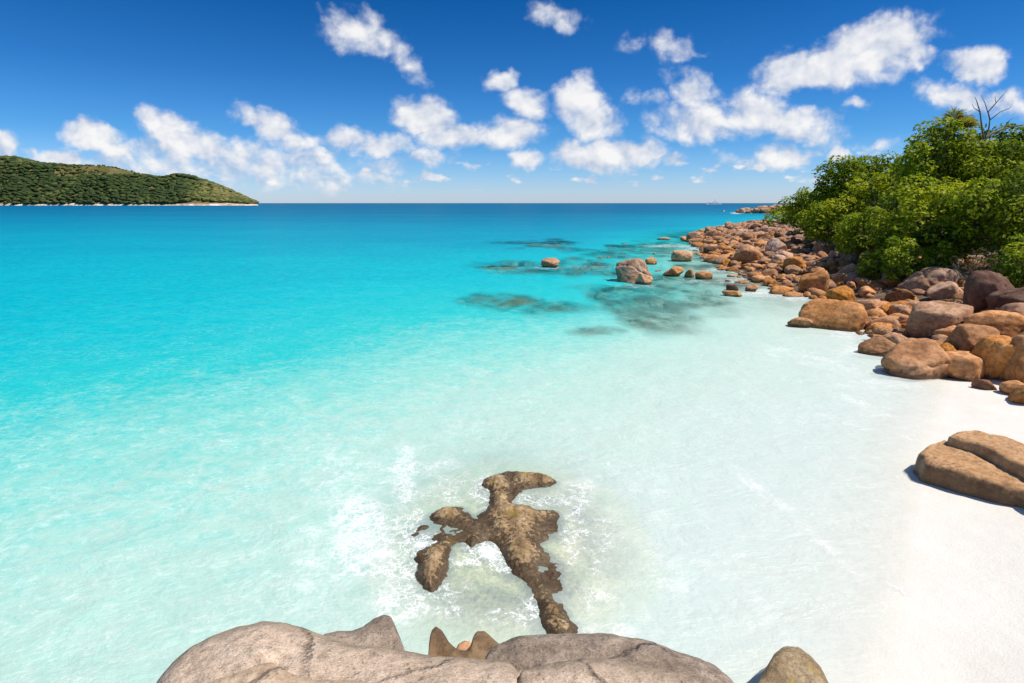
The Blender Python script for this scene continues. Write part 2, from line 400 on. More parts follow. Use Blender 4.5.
def mat_water():
    m, t, out = new_mat('sea_water')
    g = t.node('ShaderNodeNewGeometry'); pos = g.outputs['Position']
    d = t.attr('depth').outputs['Fac']; clear = t.attr('clear').outputs['Fac']; foam_a = t.attr('foam').outputs['Fac']; near = t.attr('near').outputs['Fac']
    # slow variation of the suspended sand
    nv = t.noise(pos, 0.10, 4, 0.6)
    nf = t.noise(t.vmath('MULTIPLY', pos, (0.35, 1, 1)), 0.022, 5, 0.62)
    nw = t.noise(t.vmath('MULTIPLY', pos, (1, 1.25, 1)), 1.5, 7, 0.68, 0.5)
    nx = t.noise(t.vmath('MULTIPLY', pos, (1, 1.3, 1)), 5.0, 4, 0.62, 0.7)
    dj = t.math('MULTIPLY', d, t.math('ADD', t.math('MULTIPLY_ADD', nf, 0.7, 0.36), t.math('ADD', t.math('MULTIPLY', nv, 0.34), t.math('ADD', t.math('MULTIPLY', t.math('SUBTRACT', nw, 0.30), 1.1), t.math('MULTIPLY', t.math('SUBTRACT', nx, 0.5), .7)))))
    f = t.math('DIVIDE', t.math('LOGARITHM', t.math('ADD', t.math('MULTIPLY', t.math('MAXIMUM', dj, 0.0), 4.0), 1.0), 2.0), 5.7)
    body = t.ramp(f, WATER_RAMP)
    alpha = t.ramp(f, [(0.0, 0.0), (0.025, 0.35), (0.08, 0.62), (0.2, 0.80), (0.38, 0.88), (0.50, 0.90), (0.62, 0.98), (0.8, 1.0)])
    cn = t.ramp(t.noise(t.vmath('MULTIPLY', pos, (1, .6, 1)), 0.45, 6, 0.68, 0.4), [(.36, .35), (.56, 1.15)])
    cn = t.mix(near, cn, (1, 1, 1))
    alpha = t.math('MULTIPLY', alpha, t.math('SUBTRACT', 1.0, t.math('MULTIPLY', t.math('MULTIPLY', clear, cn), 0.85)))
    # ripples: two trains of small waves
    s1 = t.vmath('MULTIPLY', pos, (0.9, 1.5, 1))
    h1 = t.noise(s1, 1.1, 6, 0.62, 0.4); h2 = t.noise(pos, 0.22, 3, 0.5); h3 = t.noise(s1, 5.5, 4, 0.6, 0.6)
    hh = t.math('ADD', t.math('ADD', h1, t.math('MULTIPLY', h2, 1.5)), t.math('MULTIPLY', h3, 0.22))
    nrm = t.bump(hh, 0.55, 0.35)
    # short pale crests: breaking flecks with a shape of their own
    wv = t.vmath('ADD', t.vmath('MULTIPLY', pos, (0.9, 1.25, 1)), t.vmath('SCALE', t_color(t, pos, 1.6)))

    fl = t.node('ShaderNodeTexVoronoi'); fl.feature = 'DISTANCE_TO_EDGE'; t.link(wv, fl.inputs['Vector']); fl.inputs['Scale'].default_value = 3.0
    net = t.ramp(fl.outputs['Distance'], [(0.0, 1), (0.05, .55), (0.16, 0)])
    patch = t.ramp(t.noise(pos, 0.55, 5, 0.65), [(.40, 0), (.62, 1)])
    fine = t.ramp(t.noise(s1, 7.0, 4, 0.7), [(.42, 0), (.68, 1)])
    fleck = t.math('MULTIPLY', t.math('MULTIPLY', net, patch), t.math('ADD', 0.25, t.math('MULTIPLY', fine, 0.75)))
    mott = t.ramp(t.noise(t.vmath('MULTIPLY', pos, (1, 1.3, 1)), 3.6, 8, 0.74, 1.0), [(.54, 0), (.60, .55), (.68, 1)])
    fleck = t.math('MAXIMUM', t.math('MULTIPLY', fleck, .7), t.math('MULTIPLY', mott, t.math('MULTIPLY_ADD', patch, .6, .25)))
    fleck = t.math('MULTIPLY', fleck, t.math('MULTIPLY', near, 0.75))
    # foam: lace where the sea breaks on rock
    fw = t.vmath('ADD', pos, t.vmath('SCALE', t_color(t, pos, 2.2)))
    v1 = t.node('ShaderNodeTexVoronoi'); v1.feature = 'DISTANCE_TO_EDGE'; t.link(fw, v1.inputs['Vector']); v1.inputs['Scale'].default_value = 4.2
    v2 = t.node('ShaderNodeTexVoronoi'); v2.feature = 'DISTANCE_TO_EDGE'; t.link(fw, v2.inputs['Vector']); v2.inputs['Scale'].default_value = 9.0
    lace = t.math('MAXIMUM', t.ramp(v1.outputs['Distance'], [(0.0, 1), (0.06, .5), (0.20, 0)]), t.math('MULTIPLY', t.ramp(v2.outputs['Distance'], [(0, 1), (.12, .3), (.3, 0)]), 0.7))
    cl = t.noise(pos, 2.2, 7, 0.72, 0.6)
    fm = t.math('ADD', foam_a, t.math('MULTIPLY', t.math('SUBTRACT', cl, 0.5), 1.5))
    solid = t.math('MULTIPLY', t.maprange(fm, 0.70, 1.25, 0, 1, smooth=True), t.ramp(t.noise(pos, 6.0, 5, 0.7), [(.36, .35), (.56, 1)]))
    lacy = t.math('MULTIPLY', lace, t.maprange(fm, 0.08, 0.6, 0, 1, smooth=True))
    foam = t.math('MULTIPLY', t.math('MAXIMUM', solid, lacy), t.maprange(foam_a, 0.02, 0.16, 0, 1))
    white = t.math('MAXIMUM', foam, fleck, clamp=True)
    col = t.mix(white, body, (0.86, 0.88, 0.88))
    op = t.math('MAXIMUM', alpha, white)
    dif = t.node('ShaderNodeBsdfDiffuse'); t.link(col, dif.inputs[0])
    t.link(t.bump(hh, 0.38, 0.25), dif.inputs['Normal'])
    tr = t.node('ShaderNodeBsdfTransparent')
    t.link(t.ramp(f, [(0, (1, 1, 1)), (.3, (.86, .98, .97)), (.6, (.6, .9, .9))]), tr.inputs[0])
    mx = t.node('ShaderNodeMixShader'); t.link(op, mx.inputs[0]); t.link(tr.outputs[0], mx.inputs[1]); t.link(dif.outputs[0], mx.inputs[2])
    gl = t.node('ShaderNodeBsdfGlossy'); gl.inputs['Roughness'].default_value = 0.12; t.link(nrm, gl.inputs['Normal'])
    fr = t.node('ShaderNodeFresnel'); fr.inputs['IOR'].default_value = 1.33; t.link(nrm, fr.inputs['Normal'])
    # a polarised, wind-roughened sea mirrors less than a flat one
    k = t.math('MULTIPLY', t.math('MINIMUM', fr.outputs[0], 0.4), t.math('MULTIPLY', t.math('SUBTRACT', 1.0, white), 0.20))
    k = t.math('MULTIPLY', k, t.maprange(d, 0.0, 0.08, 0, 1))
    mx2 = t.node('ShaderNodeMixShader'); t.link(k, mx2.inputs[0]); t.link(mx.outputs[0], mx2.inputs[1]); t.link(gl.outputs[0], mx2.inputs[2])
    t.link(mx2.outputs[0], out.inputs[0])
    return m
def t_color(t, pos, scale):
    n = t.node('ShaderNodeTexNoise'); t.link(pos, n.inputs['Vector']); n.inputs['Scale'].default_value = scale
    n.inputs['Detail'].default_value = 5; n.inputs['Roughness'].default_value = 0.65
    return t.vmath('SUBTRACT', n.outputs['Color'], (0.5, 0.5, 0.5))
WATER_RAMP = [(0.0, (0.785, 0.76, 0.70)), (0.06, (0.71, 0.765, 0.72)), (0.12, (0.625, 0.735, 0.69)), (0.22, (0.535, 0.67, 0.60)), (0.34, (0.40, 0.635, 0.56)),
              (0.42, (0.20, 0.585, 0.53)), (0.52, (0.018, 0.485, 0.49)), (0.64, (0.001, 0.385, 0.45)), (0.74, (0.001, 0.25, 0.37)),
              (0.84, (0.001, 0.17, 0.30)), (0.95, (0.001, 0.105, 0.225))]

def mat_granite(name, pale, mid, dark, orange=0.0, wet=0.0, scale=1.0, speck=0.3, bump=0.5, streak=0.4, lichen=0.0, fine=1.0, film=None, own=False, crust=0.0, vary=1.0, cracks=0.0):
    m, t, out = new_mat(name)
    g = t.node('ShaderNodeNewGeometry'); wpos = g.outputs['Position']
    oi = t.node('ShaderNodeObjectInfo'); rnd = oi.outputs['Random']
    if own: rnd = t.attr('shade').outputs['Fac']
    sh = t.node('ShaderNodeCombineXYZ'); t.link(t.math('MULTIPLY', rnd, 37.0), sh.inputs[0]); t.link(t.math('MULTIPLY', rnd, 91.0), sh.inputs[2])
    pos = t.vmath('ADD', wpos, sh.outputs[0])
    sx = t.node('ShaderNodeSeparateXYZ'); t.link(wpos, sx.inputs[0]); z = sx.outputs[2]
    n1 = t.noise(pos, 1.3 * scale, 6, 0.6, 0.3); n2 = t.noise(pos, 7 * scale, 5, 0.62); n3 = t.noise(pos, 45 * scale * fine, 3, 0.7)
    c = t.ramp(n1, [(.28, dark), (.46, mid), (.66, pale)])
    c = t.mix(t.ramp(n2, [(.36, 0.55), (.58, 0)]), c, dark)
    if streak:
        st = t.noise(t.vmath('MULTIPLY', pos, (3.2, 3.2, 0.6)), 1.4 * scale, 5, 0.6, 0.6)
        c = t.mix(t.math('MULTIPLY', t.ramp(st, [(.52, 0), (.70, 1)]), streak), c, (dark[0] * .55, dark[1] * .55, dark[2] * .6))
    if orange:
        oz = t.math('ADD', z, t.math('MULTIPLY', t.math('SUBTRACT', n1, 0.5), 1.6))
        of = t.math('MULTIPLY', t.maprange(oz, 0.5, 2.5, 1, 0.15), t.math('MULTIPLY', t.maprange(rnd, 0, 1, .45, 1.0), orange))
        oc = t.ramp(n2, [(.35, (0.24, 0.085, 0.018)), (.48, (0.44, 0.18, 0.042)), (.62, (0.62, 0.29, 0.085))])
        c = t.mix(of, c, oc)
    ck = None
    if cracks:
        wv = t.vmath('ADD', pos, t.vmath('MULTIPLY', t_color(t, pos, 1.6), (.4, .4, .4)))
        vo = t.node('ShaderNodeTexVoronoi'); vo.feature = 'DISTANCE_TO_EDGE'; t.link(wv, vo.inputs['Vector']); vo.inputs['Scale'].default_value = 1.1
        ck = t.math('MULTIPLY', t.ramp(vo.outputs['Distance'], [(0.0, 1), (.012, .6), (.03, 0)]), t.math('MULTIPLY', t.ramp(t.noise(pos, 1.1, 4, .6), [(.46, 0), (.58, 1)]), cracks))
        c = t.mix(ck, c, (dark[0] * .3, dark[1] * .3, dark[2] * .3))
        pit = t.ramp(t.noise(pos, 16, 4, .65), [(.30, 1), (.40, 0)])
        c = t.mix(t.math('MULTIPLY', pit, .6), c, dark)
    # crystals
    c = t.mix(t.math('MULTIPLY', t.ramp(n3, [(.34, 1), (.46, 0)]), speck), c, (dark[0] * .45, dark[1] * .45, dark[2] * .5))
    c = t.mix(t.math('MULTIPLY', t.ramp(n3, [(.58, 0), (.70, 1)]), speck * .8), c, (min(1, pale[0] * 1.35), min(1, pale[1] * 1.4), min(1, pale[2] * 1.45)))
    # each boulder a little lighter or darker than the next
    hs = t.node('ShaderNodeHueSaturation'); t.link(c, hs.inputs['Color'])
    t.link(t.maprange(t.math('FRACT', t.math('MULTIPLY', rnd, 7.3)), 0, 1, 0.72, 1.22), hs.inputs['Value'])
    t.link(t.maprange(t.math('FRACT', t.math('MULTIPLY', rnd, 13.7)), 0, 1, 0.85, 1.14), hs.inputs['Saturation'])
    hs.inputs['Fac'].default_value = vary
    c = hs.outputs[0]
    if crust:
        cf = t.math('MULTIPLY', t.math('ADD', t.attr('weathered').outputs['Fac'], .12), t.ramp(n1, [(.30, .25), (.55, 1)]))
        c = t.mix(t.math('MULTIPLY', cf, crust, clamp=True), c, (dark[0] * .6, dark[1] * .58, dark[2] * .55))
    if lichen:
        lf = t.math('MULTIPLY', t.ramp(t.noise(pos, 3.1, 4, 0.6), [(.58, 0), (.66, 1)]), lichen)
        c = t.mix(lf, c, (0.42, 0.27, 0.02))
    rough = 0.85
    b = t.node('ShaderNodeBsdfPrincipled')
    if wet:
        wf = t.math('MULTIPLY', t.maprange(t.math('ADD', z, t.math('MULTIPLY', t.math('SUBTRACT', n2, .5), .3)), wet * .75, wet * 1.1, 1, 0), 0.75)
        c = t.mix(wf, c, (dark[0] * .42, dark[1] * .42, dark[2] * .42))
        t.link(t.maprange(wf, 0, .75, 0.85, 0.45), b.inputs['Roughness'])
    else: b.inputs['Roughness'].default_value = rough
    if film:
        zj = t.math('ADD', z, t.math('MULTIPLY', t.math('SUBTRACT', n2, .5), .14))
        c = t.mix(t.maprange(zj, -.085, -.015, .95, 0), c, t.mix(t.maprange(zj, -.62, -.30), (0.64, 0.62, 0.57), film))
    t.link(c, b.inputs['Base Color']); b.inputs['Specular IOR Level'].default_value = 0.25
    h = t.math('ADD', t.math('ADD', t.math('MULTIPLY', n1, 1.2), t.math('MULTIPLY', n2, 0.5)), t.math('MULTIPLY', n3, 0.12))
    if ck is not None: h = t.math('SUBTRACT', h, t.math('ADD', t.math('MULTIPLY', ck, .8), t.math('MULTIPLY', pit, .15)))
    t.link(t.bump(h, bump, 0.10 / scale), b.inputs['Normal'])
    t.link(b.outputs[0], out.inputs[0])
    return m

def mat_leaf(name, c0, c1, c2):
    m, t, out = new_mat(name)
    a = t.attr('tint').outputs['Fac']
    c = t.ramp(a, [(0.0, c0), (0.5, c1), (1.0, c2)])
    d = t.node('ShaderNodeBsdfPrincipled'); t.link(c, d.inputs['Base Color']); d.inputs['Roughness'].default_value = 0.6
    d.inputs['Specular IOR Level'].default_value = 0.12
    tl = t.node('ShaderNodeBsdfTranslucent'); t.link(t.mix(1.0, c, (1.25, 1.2, 0.5), 'MULTIPLY'), tl.inputs[0])
    mx = t.node('ShaderNodeMixShader'); mx.inputs[0].default_value = 0.40
    t.link(d.outputs[0], mx.inputs[1]); t.link(tl.outputs[0], mx.inputs[2]); t.link(mx.outputs[0], out.inputs[0])
    return m
def mat_plain(name, c, rough=0.6, var=0.25, scale=3.0, bump=0.0):
    m, t, out = new_mat(name)
    tc = t.node('ShaderNodeTexCoord')
    n = t.noise(tc.outputs['Object'], scale, 5, 0.6)
    b = t.node('ShaderNodeBsdfPrincipled')
    t.link(t.mix(n, tuple(x * (1 - var) for x in c), tuple(min(1, x * (1 + var)) for x in c)), b.inputs['Base Color'])
    b.inputs['Roughness'].default_value = rough
    if bump: t.link(t.bump(n, bump, 0.03), b.inputs['Normal'])
    t.link(b.outputs[0], out.inputs[0])
    return m

M_SAND = mat_sand(); M_WATER = mat_water()
M_SHORE = mat_granite('shore_granite', (0.66, 0.41, 0.26), (0.48, 0.25, 0.135), (0.15, 0.075, 0.042), orange=1.0, wet=0.10, scale=1.0, speck=.28, bump=.55)
M_PINK = mat_granite('pink_granite', (0.62, 0.42, 0.31), (0.48, 0.285, 0.19), (0.20, 0.11, 0.07), orange=0.25, wet=0.06, speck=.25, bump=.5)
M_TAN = mat_granite('tan_granite', (0.72, 0.40, 0.215), (0.58, 0.28, 0.13), (0.21, 0.09, 0.04), orange=0.42, wet=0.17, speck=.25, bump=.4, streak=.2)
M_UMBER = mat_granite('umber_granite', (0.46, 0.26, 0.14), (0.31, 0.155, 0.072), (0.12, 0.055, 0.03), orange=.3, wet=.12, speck=.3, bump=.6)
M_BROWN = mat_granite('brown_granite', (0.25, 0.12, 0.072), (0.145, 0.064, 0.038), (0.06, 0.028, 0.018), orange=0.2, wet=0.0, speck=.3, bump=.6)  # reddish brown stone, darkened further to carry the part shade below the shrubs
M_RUBBLE = mat_granite('rubble_granite', (0.54, 0.36, 0.265), (0.36, 0.205, 0.135), (0.11, 0.06, 0.04), orange=1.0, scale=1.6, wet=.08, own=True)
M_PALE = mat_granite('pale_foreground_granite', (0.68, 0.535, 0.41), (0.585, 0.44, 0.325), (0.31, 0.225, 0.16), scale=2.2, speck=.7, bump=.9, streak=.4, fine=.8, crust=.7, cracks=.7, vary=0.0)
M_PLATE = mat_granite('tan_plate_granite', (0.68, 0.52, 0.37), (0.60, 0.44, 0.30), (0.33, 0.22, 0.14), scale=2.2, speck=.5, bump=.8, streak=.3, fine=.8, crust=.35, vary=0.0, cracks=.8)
M_DARK = mat_granite('weathered_grey_granite', (0.42, 0.33, 0.255), (0.265, 0.20, 0.15), (0.13, 0.098, 0.072), scale=2.2, speck=.6, bump=.9, streak=.45, fine=.8, cracks=.8, vary=0.0)
M_HORN = mat_granite('ochre_weathered_granite', (0.36, 0.25, 0.15), (0.26, 0.165, 0.09), (0.12, 0.08, 0.05), scale=2.2, speck=.6, bump=.9, streak=.4, fine=1.5)
M_WASH = mat_granite('wave_washed_granite', (0.52, 0.38, 0.22), (0.28, 0.18, 0.09), (0.08, 0.05, 0.025), wet=0.09, scale=2.4, speck=.65, bump=.75, lichen=.35, film=(0.74, 0.62, 0.34))
M_MOSSY = mat_granite('mossy_granite', (0.46, 0.35, 0.21), (0.30, 0.21, 0.115), (0.11, 0.075, 0.045), scale=2.2, speck=.6, bump=1.0, lichen=.6, vary=0.0)
M_SLAB = mat_granite('ochre_slab_granite', (0.62, 0.37, 0.195), (0.52, 0.295, 0.14), (0.25, 0.13, 0.06), scale=1.8, speck=.3, bump=.6, streak=.35, wet=.40, vary=0.0)  # wet darkens the lower front: undercut shade painted in, along with dark algae
M_SUNK = mat_granite('submerged_granite', (0.36, 0.34, 0.24), (0.22, 0.21, 0.14), (0.09, 0.095, 0.06), scale=1.2, speck=.2, bump=.6)
M_BARK = mat_plain('bark', (0.13, 0.10, 0.075), .9, .4, 8, .5)
M_DEADWOOD = mat_plain('dead_wood', (0.16, 0.125, 0.10), .9, .35, 8, .4)
M_DRIFT = mat_plain('bleached_driftwood', (0.60, 0.55, 0.48), .8, .2, 8, .3)

# ------------------------------------------------------------------ ground and sea
def build_ground():
    X, Y, R, nc = polar_grid(520, 1.2, 26000, 560, 52, 40, 150)
    Z = terrain(X, Y)
    rf = reef_mask(X, Y)
    sl = poly_sd(X, Y, LAND); rf = np.maximum(rf, np.exp(-(np.minimum(sl + .5, 0) / 5.5) ** 2) * np.clip((Y - 24) / 6, 0, 1)) * (Z < 0.02)
    Z = Z + rf * 0.10 * fbm(X * 1.1, Y * 1.1, 0, 3, 9)
    ld = np.clip((poly_sd(X, Y, LAND) + 1.0 + .6 * fbm(X * .7, Y * .7, 0, 3, 19)) / 0.5, 0, 1) * np.clip((Y - 15.5) / 1.5, 0, 1)
    ld = np.maximum(ld, np.clip((poly_sd(X, Y, POINT) + 2) / 3, 0, 1))
    o = make_obj('ground', np.stack([X, Y, Z], -1).reshape(-1, 3), grid_faces(X.shape[0], nc)[:, ::-1], M_SAND, attrs={'reef': rf, 'land': ld})
    tag(o, kind='structure')
FOAM = [  # px, py, half width, half height, strength
    (375, 548, 34, 22, 1.12), (360, 520, 24, 22, .72), (395, 530, 24, 14, .8), (405, 562, 24, 18, .8), (420, 545, 22, 9, .95), (400, 600, 24, 22, .75), (440, 610, 20, 10, .55), (405, 480, 12, 30, .62),
    (445, 492, 22, 16, .5), (485, 492, 12, 14, .8), (487, 551, 18, 13, 1.25), (500, 562, 14, 9, .9), (470, 560, 26, 10, .5), (545, 500, 40, 8, .52), (580, 505, 16, 26, .55), (570, 545, 14, 36, .48),
    (600, 540, 22, 40, .42), (540, 608, 26, 14, .55), (600, 600, 30, 22, .4), (430, 590, 40, 10, .55), (520, 618, 34, 10, .52), (600, 630, 30, 8, .5), (410, 520, 18, 10, .6),
    (350, 480, 40, 30, .3), (430, 470, 40, 14, .36), (660, 560, 40, 40, .22), (330, 560, 40, 40, .32), (640, 500, 30, 30, .25),
    (770, 293, 26, 4, .8), (800, 297, 16, 4, .7), (740, 281, 22, 3, .5), (668, 246, 24, 1.4, .5), (700, 249, 14, 2.2, .6), (860, 335, 26, 5, .45), (890, 322, 22, 6, .45), (870, 350, 30, 6, .5), (845, 330, 22, 5, .4),
    (690, 282, 30, 3, .3), (640, 286, 22, 2.5, .35), (550, 268, 14, 1.8, .35), (590, 267, 30, 1.6, .3), (720, 270, 20, 3, .4), (737, 213, 5, .8, .6),
    (880, 385, 40, 8, .3), (820, 420, 60, 10, .22), (450, 522, 1, 1, 0),
]
FOAM_LINES = [([(735, 470), (775, 500), (820, 540), (850, 572), (900, 592), (960, 600)], 5, .34), ([(840, 395), (900, 420), (915, 450)], 6, .3),
              ([(690, 560), (740, 580), (790, 640), (800, 683)], 6, .26), ([(640, 660), (680, 600), (700, 540)], 8, .22), ([(770, 350), (820, 360), (880, 380)], 6, .3)]
def foam_at(X, Y):
    px, py = project(X, Y, 0.0)
    f = np.zeros_like(X)
    for (cx, cy, sx, sy, w) in FOAM:
        f = np.maximum(f, w * np.exp(-0.5 * (((px - cx) / sx) ** 2 + ((py - cy) / sy) ** 2) ** 1.3))
    for pts, wd, w in FOAM_LINES:
        best = np.full(X.shape, 1e9)
        for (ax, ay), (bx, by) in zip(pts[:-1], pts[1:]):
            ex, ey = bx - ax, by - ay
            tt = np.clip(((px - ax) * ex + (py - ay) * ey) / (ex * ex + ey * ey), 0, 1)
            best = np.minimum(best, np.hypot(px - ax - tt * ex, py - ay - tt * ey))
        f = np.maximum(f, w * np.exp(-0.5 * (best / wd) ** 2))
    return f
def build_sea():
    X, Y, R, nc = polar_grid(560, 2.0, 26000, 620, 52, 40, 150)
    D = depth(X, Y)
    rf = reef_mask(X, Y)
    sunk = np.zeros_like(X)
    px, py = project(X, Y, 0.0)
    for (cx, cy, sx, sy) in SUNK_ZONES:
        sunk = np.maximum(sunk, np.exp(-(((px - cx) / sx) ** 2 + ((py - cy) / sy) ** 2) ** 2))
    sunk = np.clip(sunk * 1.15 + .9 * fbm(X * .5, Y * .28, 0, 4, 83) * (sunk > .02) * (sunk < .999), 0, 1) * (sunk > .02)
    sl = poly_sd(X, Y, LAND); rocky = np.exp(-(np.minimum(sl + .5, 0) / 5.5) ** 2) * np.clip((Y - 24) / 6, 0, 1) * (.6 + .4 * fbm(X * .4, Y * .3, 0, 3, 87))
    clear = np.clip(np.maximum(np.maximum(rf * 0.8, sunk), rocky * .9), 0, 1)
    cz = np.exp(-(((px - 505) / 120) ** 2 + ((py - 555) / 95) ** 2) ** 2)
    clear = np.maximum(clear, cz * 0.66)
    fade = np.exp(-R / 30.0)
    Z = fade * (0.035 * fbm(X * .9, Y * 1.4, 0, 3, 71) + 0.012 * fbm(X * 4, Y * 5, 0, 2, 72)) * np.clip(D / .3, 0.0, 1) 
    near = np.clip(np.exp(-(R / 19.0) ** 2) * 1.0 + 0.05, 0, 1) * np.clip(D / .2, 0.1, 1)
    o = make_obj('sea', np.stack([X, Y, Z], -1).reshape(-1, 3), grid_faces(X.shape[0], nc)[:, ::-1], M_WATER,
                 attrs={'depth': D, 'clear': clear, 'foam': foam_at(X, Y), 'near': near})
    tag(o, kind='structure')
SUNK_ZONES = [(505, 299, 40, 7), (565, 307, 34, 6), (602, 331, 28, 5), (505, 268, 28, 4), (545, 244, 20, 2), (650, 320, 30, 5)]
build_ground(); build_sea()

# ------------------------------------------------------------------ boulders
_ico = {}
def ico(sub):
    if sub not in _ico:
        bm = bmesh.new(); bmesh.ops.create_icosphere(bm, subdivisions=sub, radius=1)
        v = np.array([q.co[:] for q in bm.verts]); f = np.array([[q.index for q in fc.verts] for fc in bm.faces]); bm.free()
        _ico[sub] = (v / np.linalg.norm(v, axis=1)[:, None], f)
    return _ico[sub]
def boulder_shape(seed, sub=4, planes=12, p=None, rough=0.055, boxy=0.5):
    rng = np.random.default_rng(seed)
    v, f = ico(sub)
    if p is None: p = rng.uniform(9, 18)
    N = rng.normal(size=(planes, 3)); N[:, 2] *= .8; N /= np.linalg.norm(N, axis=1)[:, None]
    D = rng.uniform(0.60, 1.0, planes)
    q = np.zeros(len(v))
    for n, d in zip(N, D): q += np.maximum(0, v @ n / d) ** p
    q += (np.abs(v) ** p).sum(1) * boxy + (np.linalg.norm(v, axis=1) / 1.12) ** p * 0.4
    r = q ** (-1.0 / p)
    c = v * r[:, None]
    off = rng.uniform(0, 100, 3)
    k = c + off
    disp = rough * 2.0 * fbm(k[:, 0] * 1.5, k[:, 1] * 1.5, k[:, 2] * 1.5, 3, seed) + rough * .7 * fbm(k[:, 0] * 5, k[:, 1] * 5, k[:, 2] * 5, 4, seed + 7, .6)
    # a joint or two, as granite weathers
    for _ in range(rng.integers(0, 3)):
        n = rng.normal(size=3); n /= np.linalg.norm(n)
        s = c @ n - rng.uniform(-.4, .4) + 0.10 * fbm(k[:, 0] * 2, k[:, 1] * 2, k[:, 2] * 2, 2, seed + 3)
        disp -= 0.10 * np.exp(-(s / 0.04) ** 2)
        disp -= 0.05 / (1 + np.exp(-s / .03))
    c = c * (1 + disp)[:, None]
    lo, hi = c.min(0), c.max(0)
    return (c - (lo + hi) / 2) / ((hi - lo) / 2), f
def rock_mesh(name, seed, dims, mat, sub=4, rotz=0.0, tilt=0.0, **kw):
    c, f = boulder_shape(seed, sub, **kw)
    c = c * (np.array(dims) / 2)
    Rm = np.array((Matrix.Rotation(rotz, 3, 'Z') @ Matrix.Rotation(tilt, 3, 'Y')))
    return make_obj(name, c @ Rm.T, f, mat)
ROCK_SPOTS = []      # (x, y, radius) of every boulder placed, so that the pile does not run through them
def px_rock(name, box, mat, label, cat='boulder', seed=1, z=None, ratio=0.8, sink=0.35, sub=5, group=None, tilt=0.0, rotz=None, **kw):
    x0, y0, x1, y1 = box
    xm = (x0 + x1) / 2
    if z is None: X, Y, zb = hit(xm, y1)
    else:
        X, Y = map(float, ground(xm, y1, z)); zb = z
    dpt = Y * cp + (CH - zb) * sp_
    w = (x1 - x0) / F * dpt; dep = w * ratio
    k = 1 + dep * 0.42 / math.hypot(X, Y)
    Xc, Yc = X * k, Y * k
    w *= k
    _, zt = at_depth(xm, y0, Yc)
    h = max(zt - zb, 0.12 * w)
    bottom = zb - sink * h - 0.05
    o = rock_mesh(name, seed, (w, dep, zt - bottom if zt > zb else h * 1.4), mat, sub, 0.0 if rotz is None else rotz, tilt, **kw)
    o.location = (Xc, Yc, (max(zt, zb + h) + bottom) / 2)
    o.rotation_euler = (0, 0, -math.atan2(Xc, Yc))
    tag(o, label, cat, group)
    ROCK_SPOTS.append((Xc, Yc, max(w, dep) * 0.5))
    return o

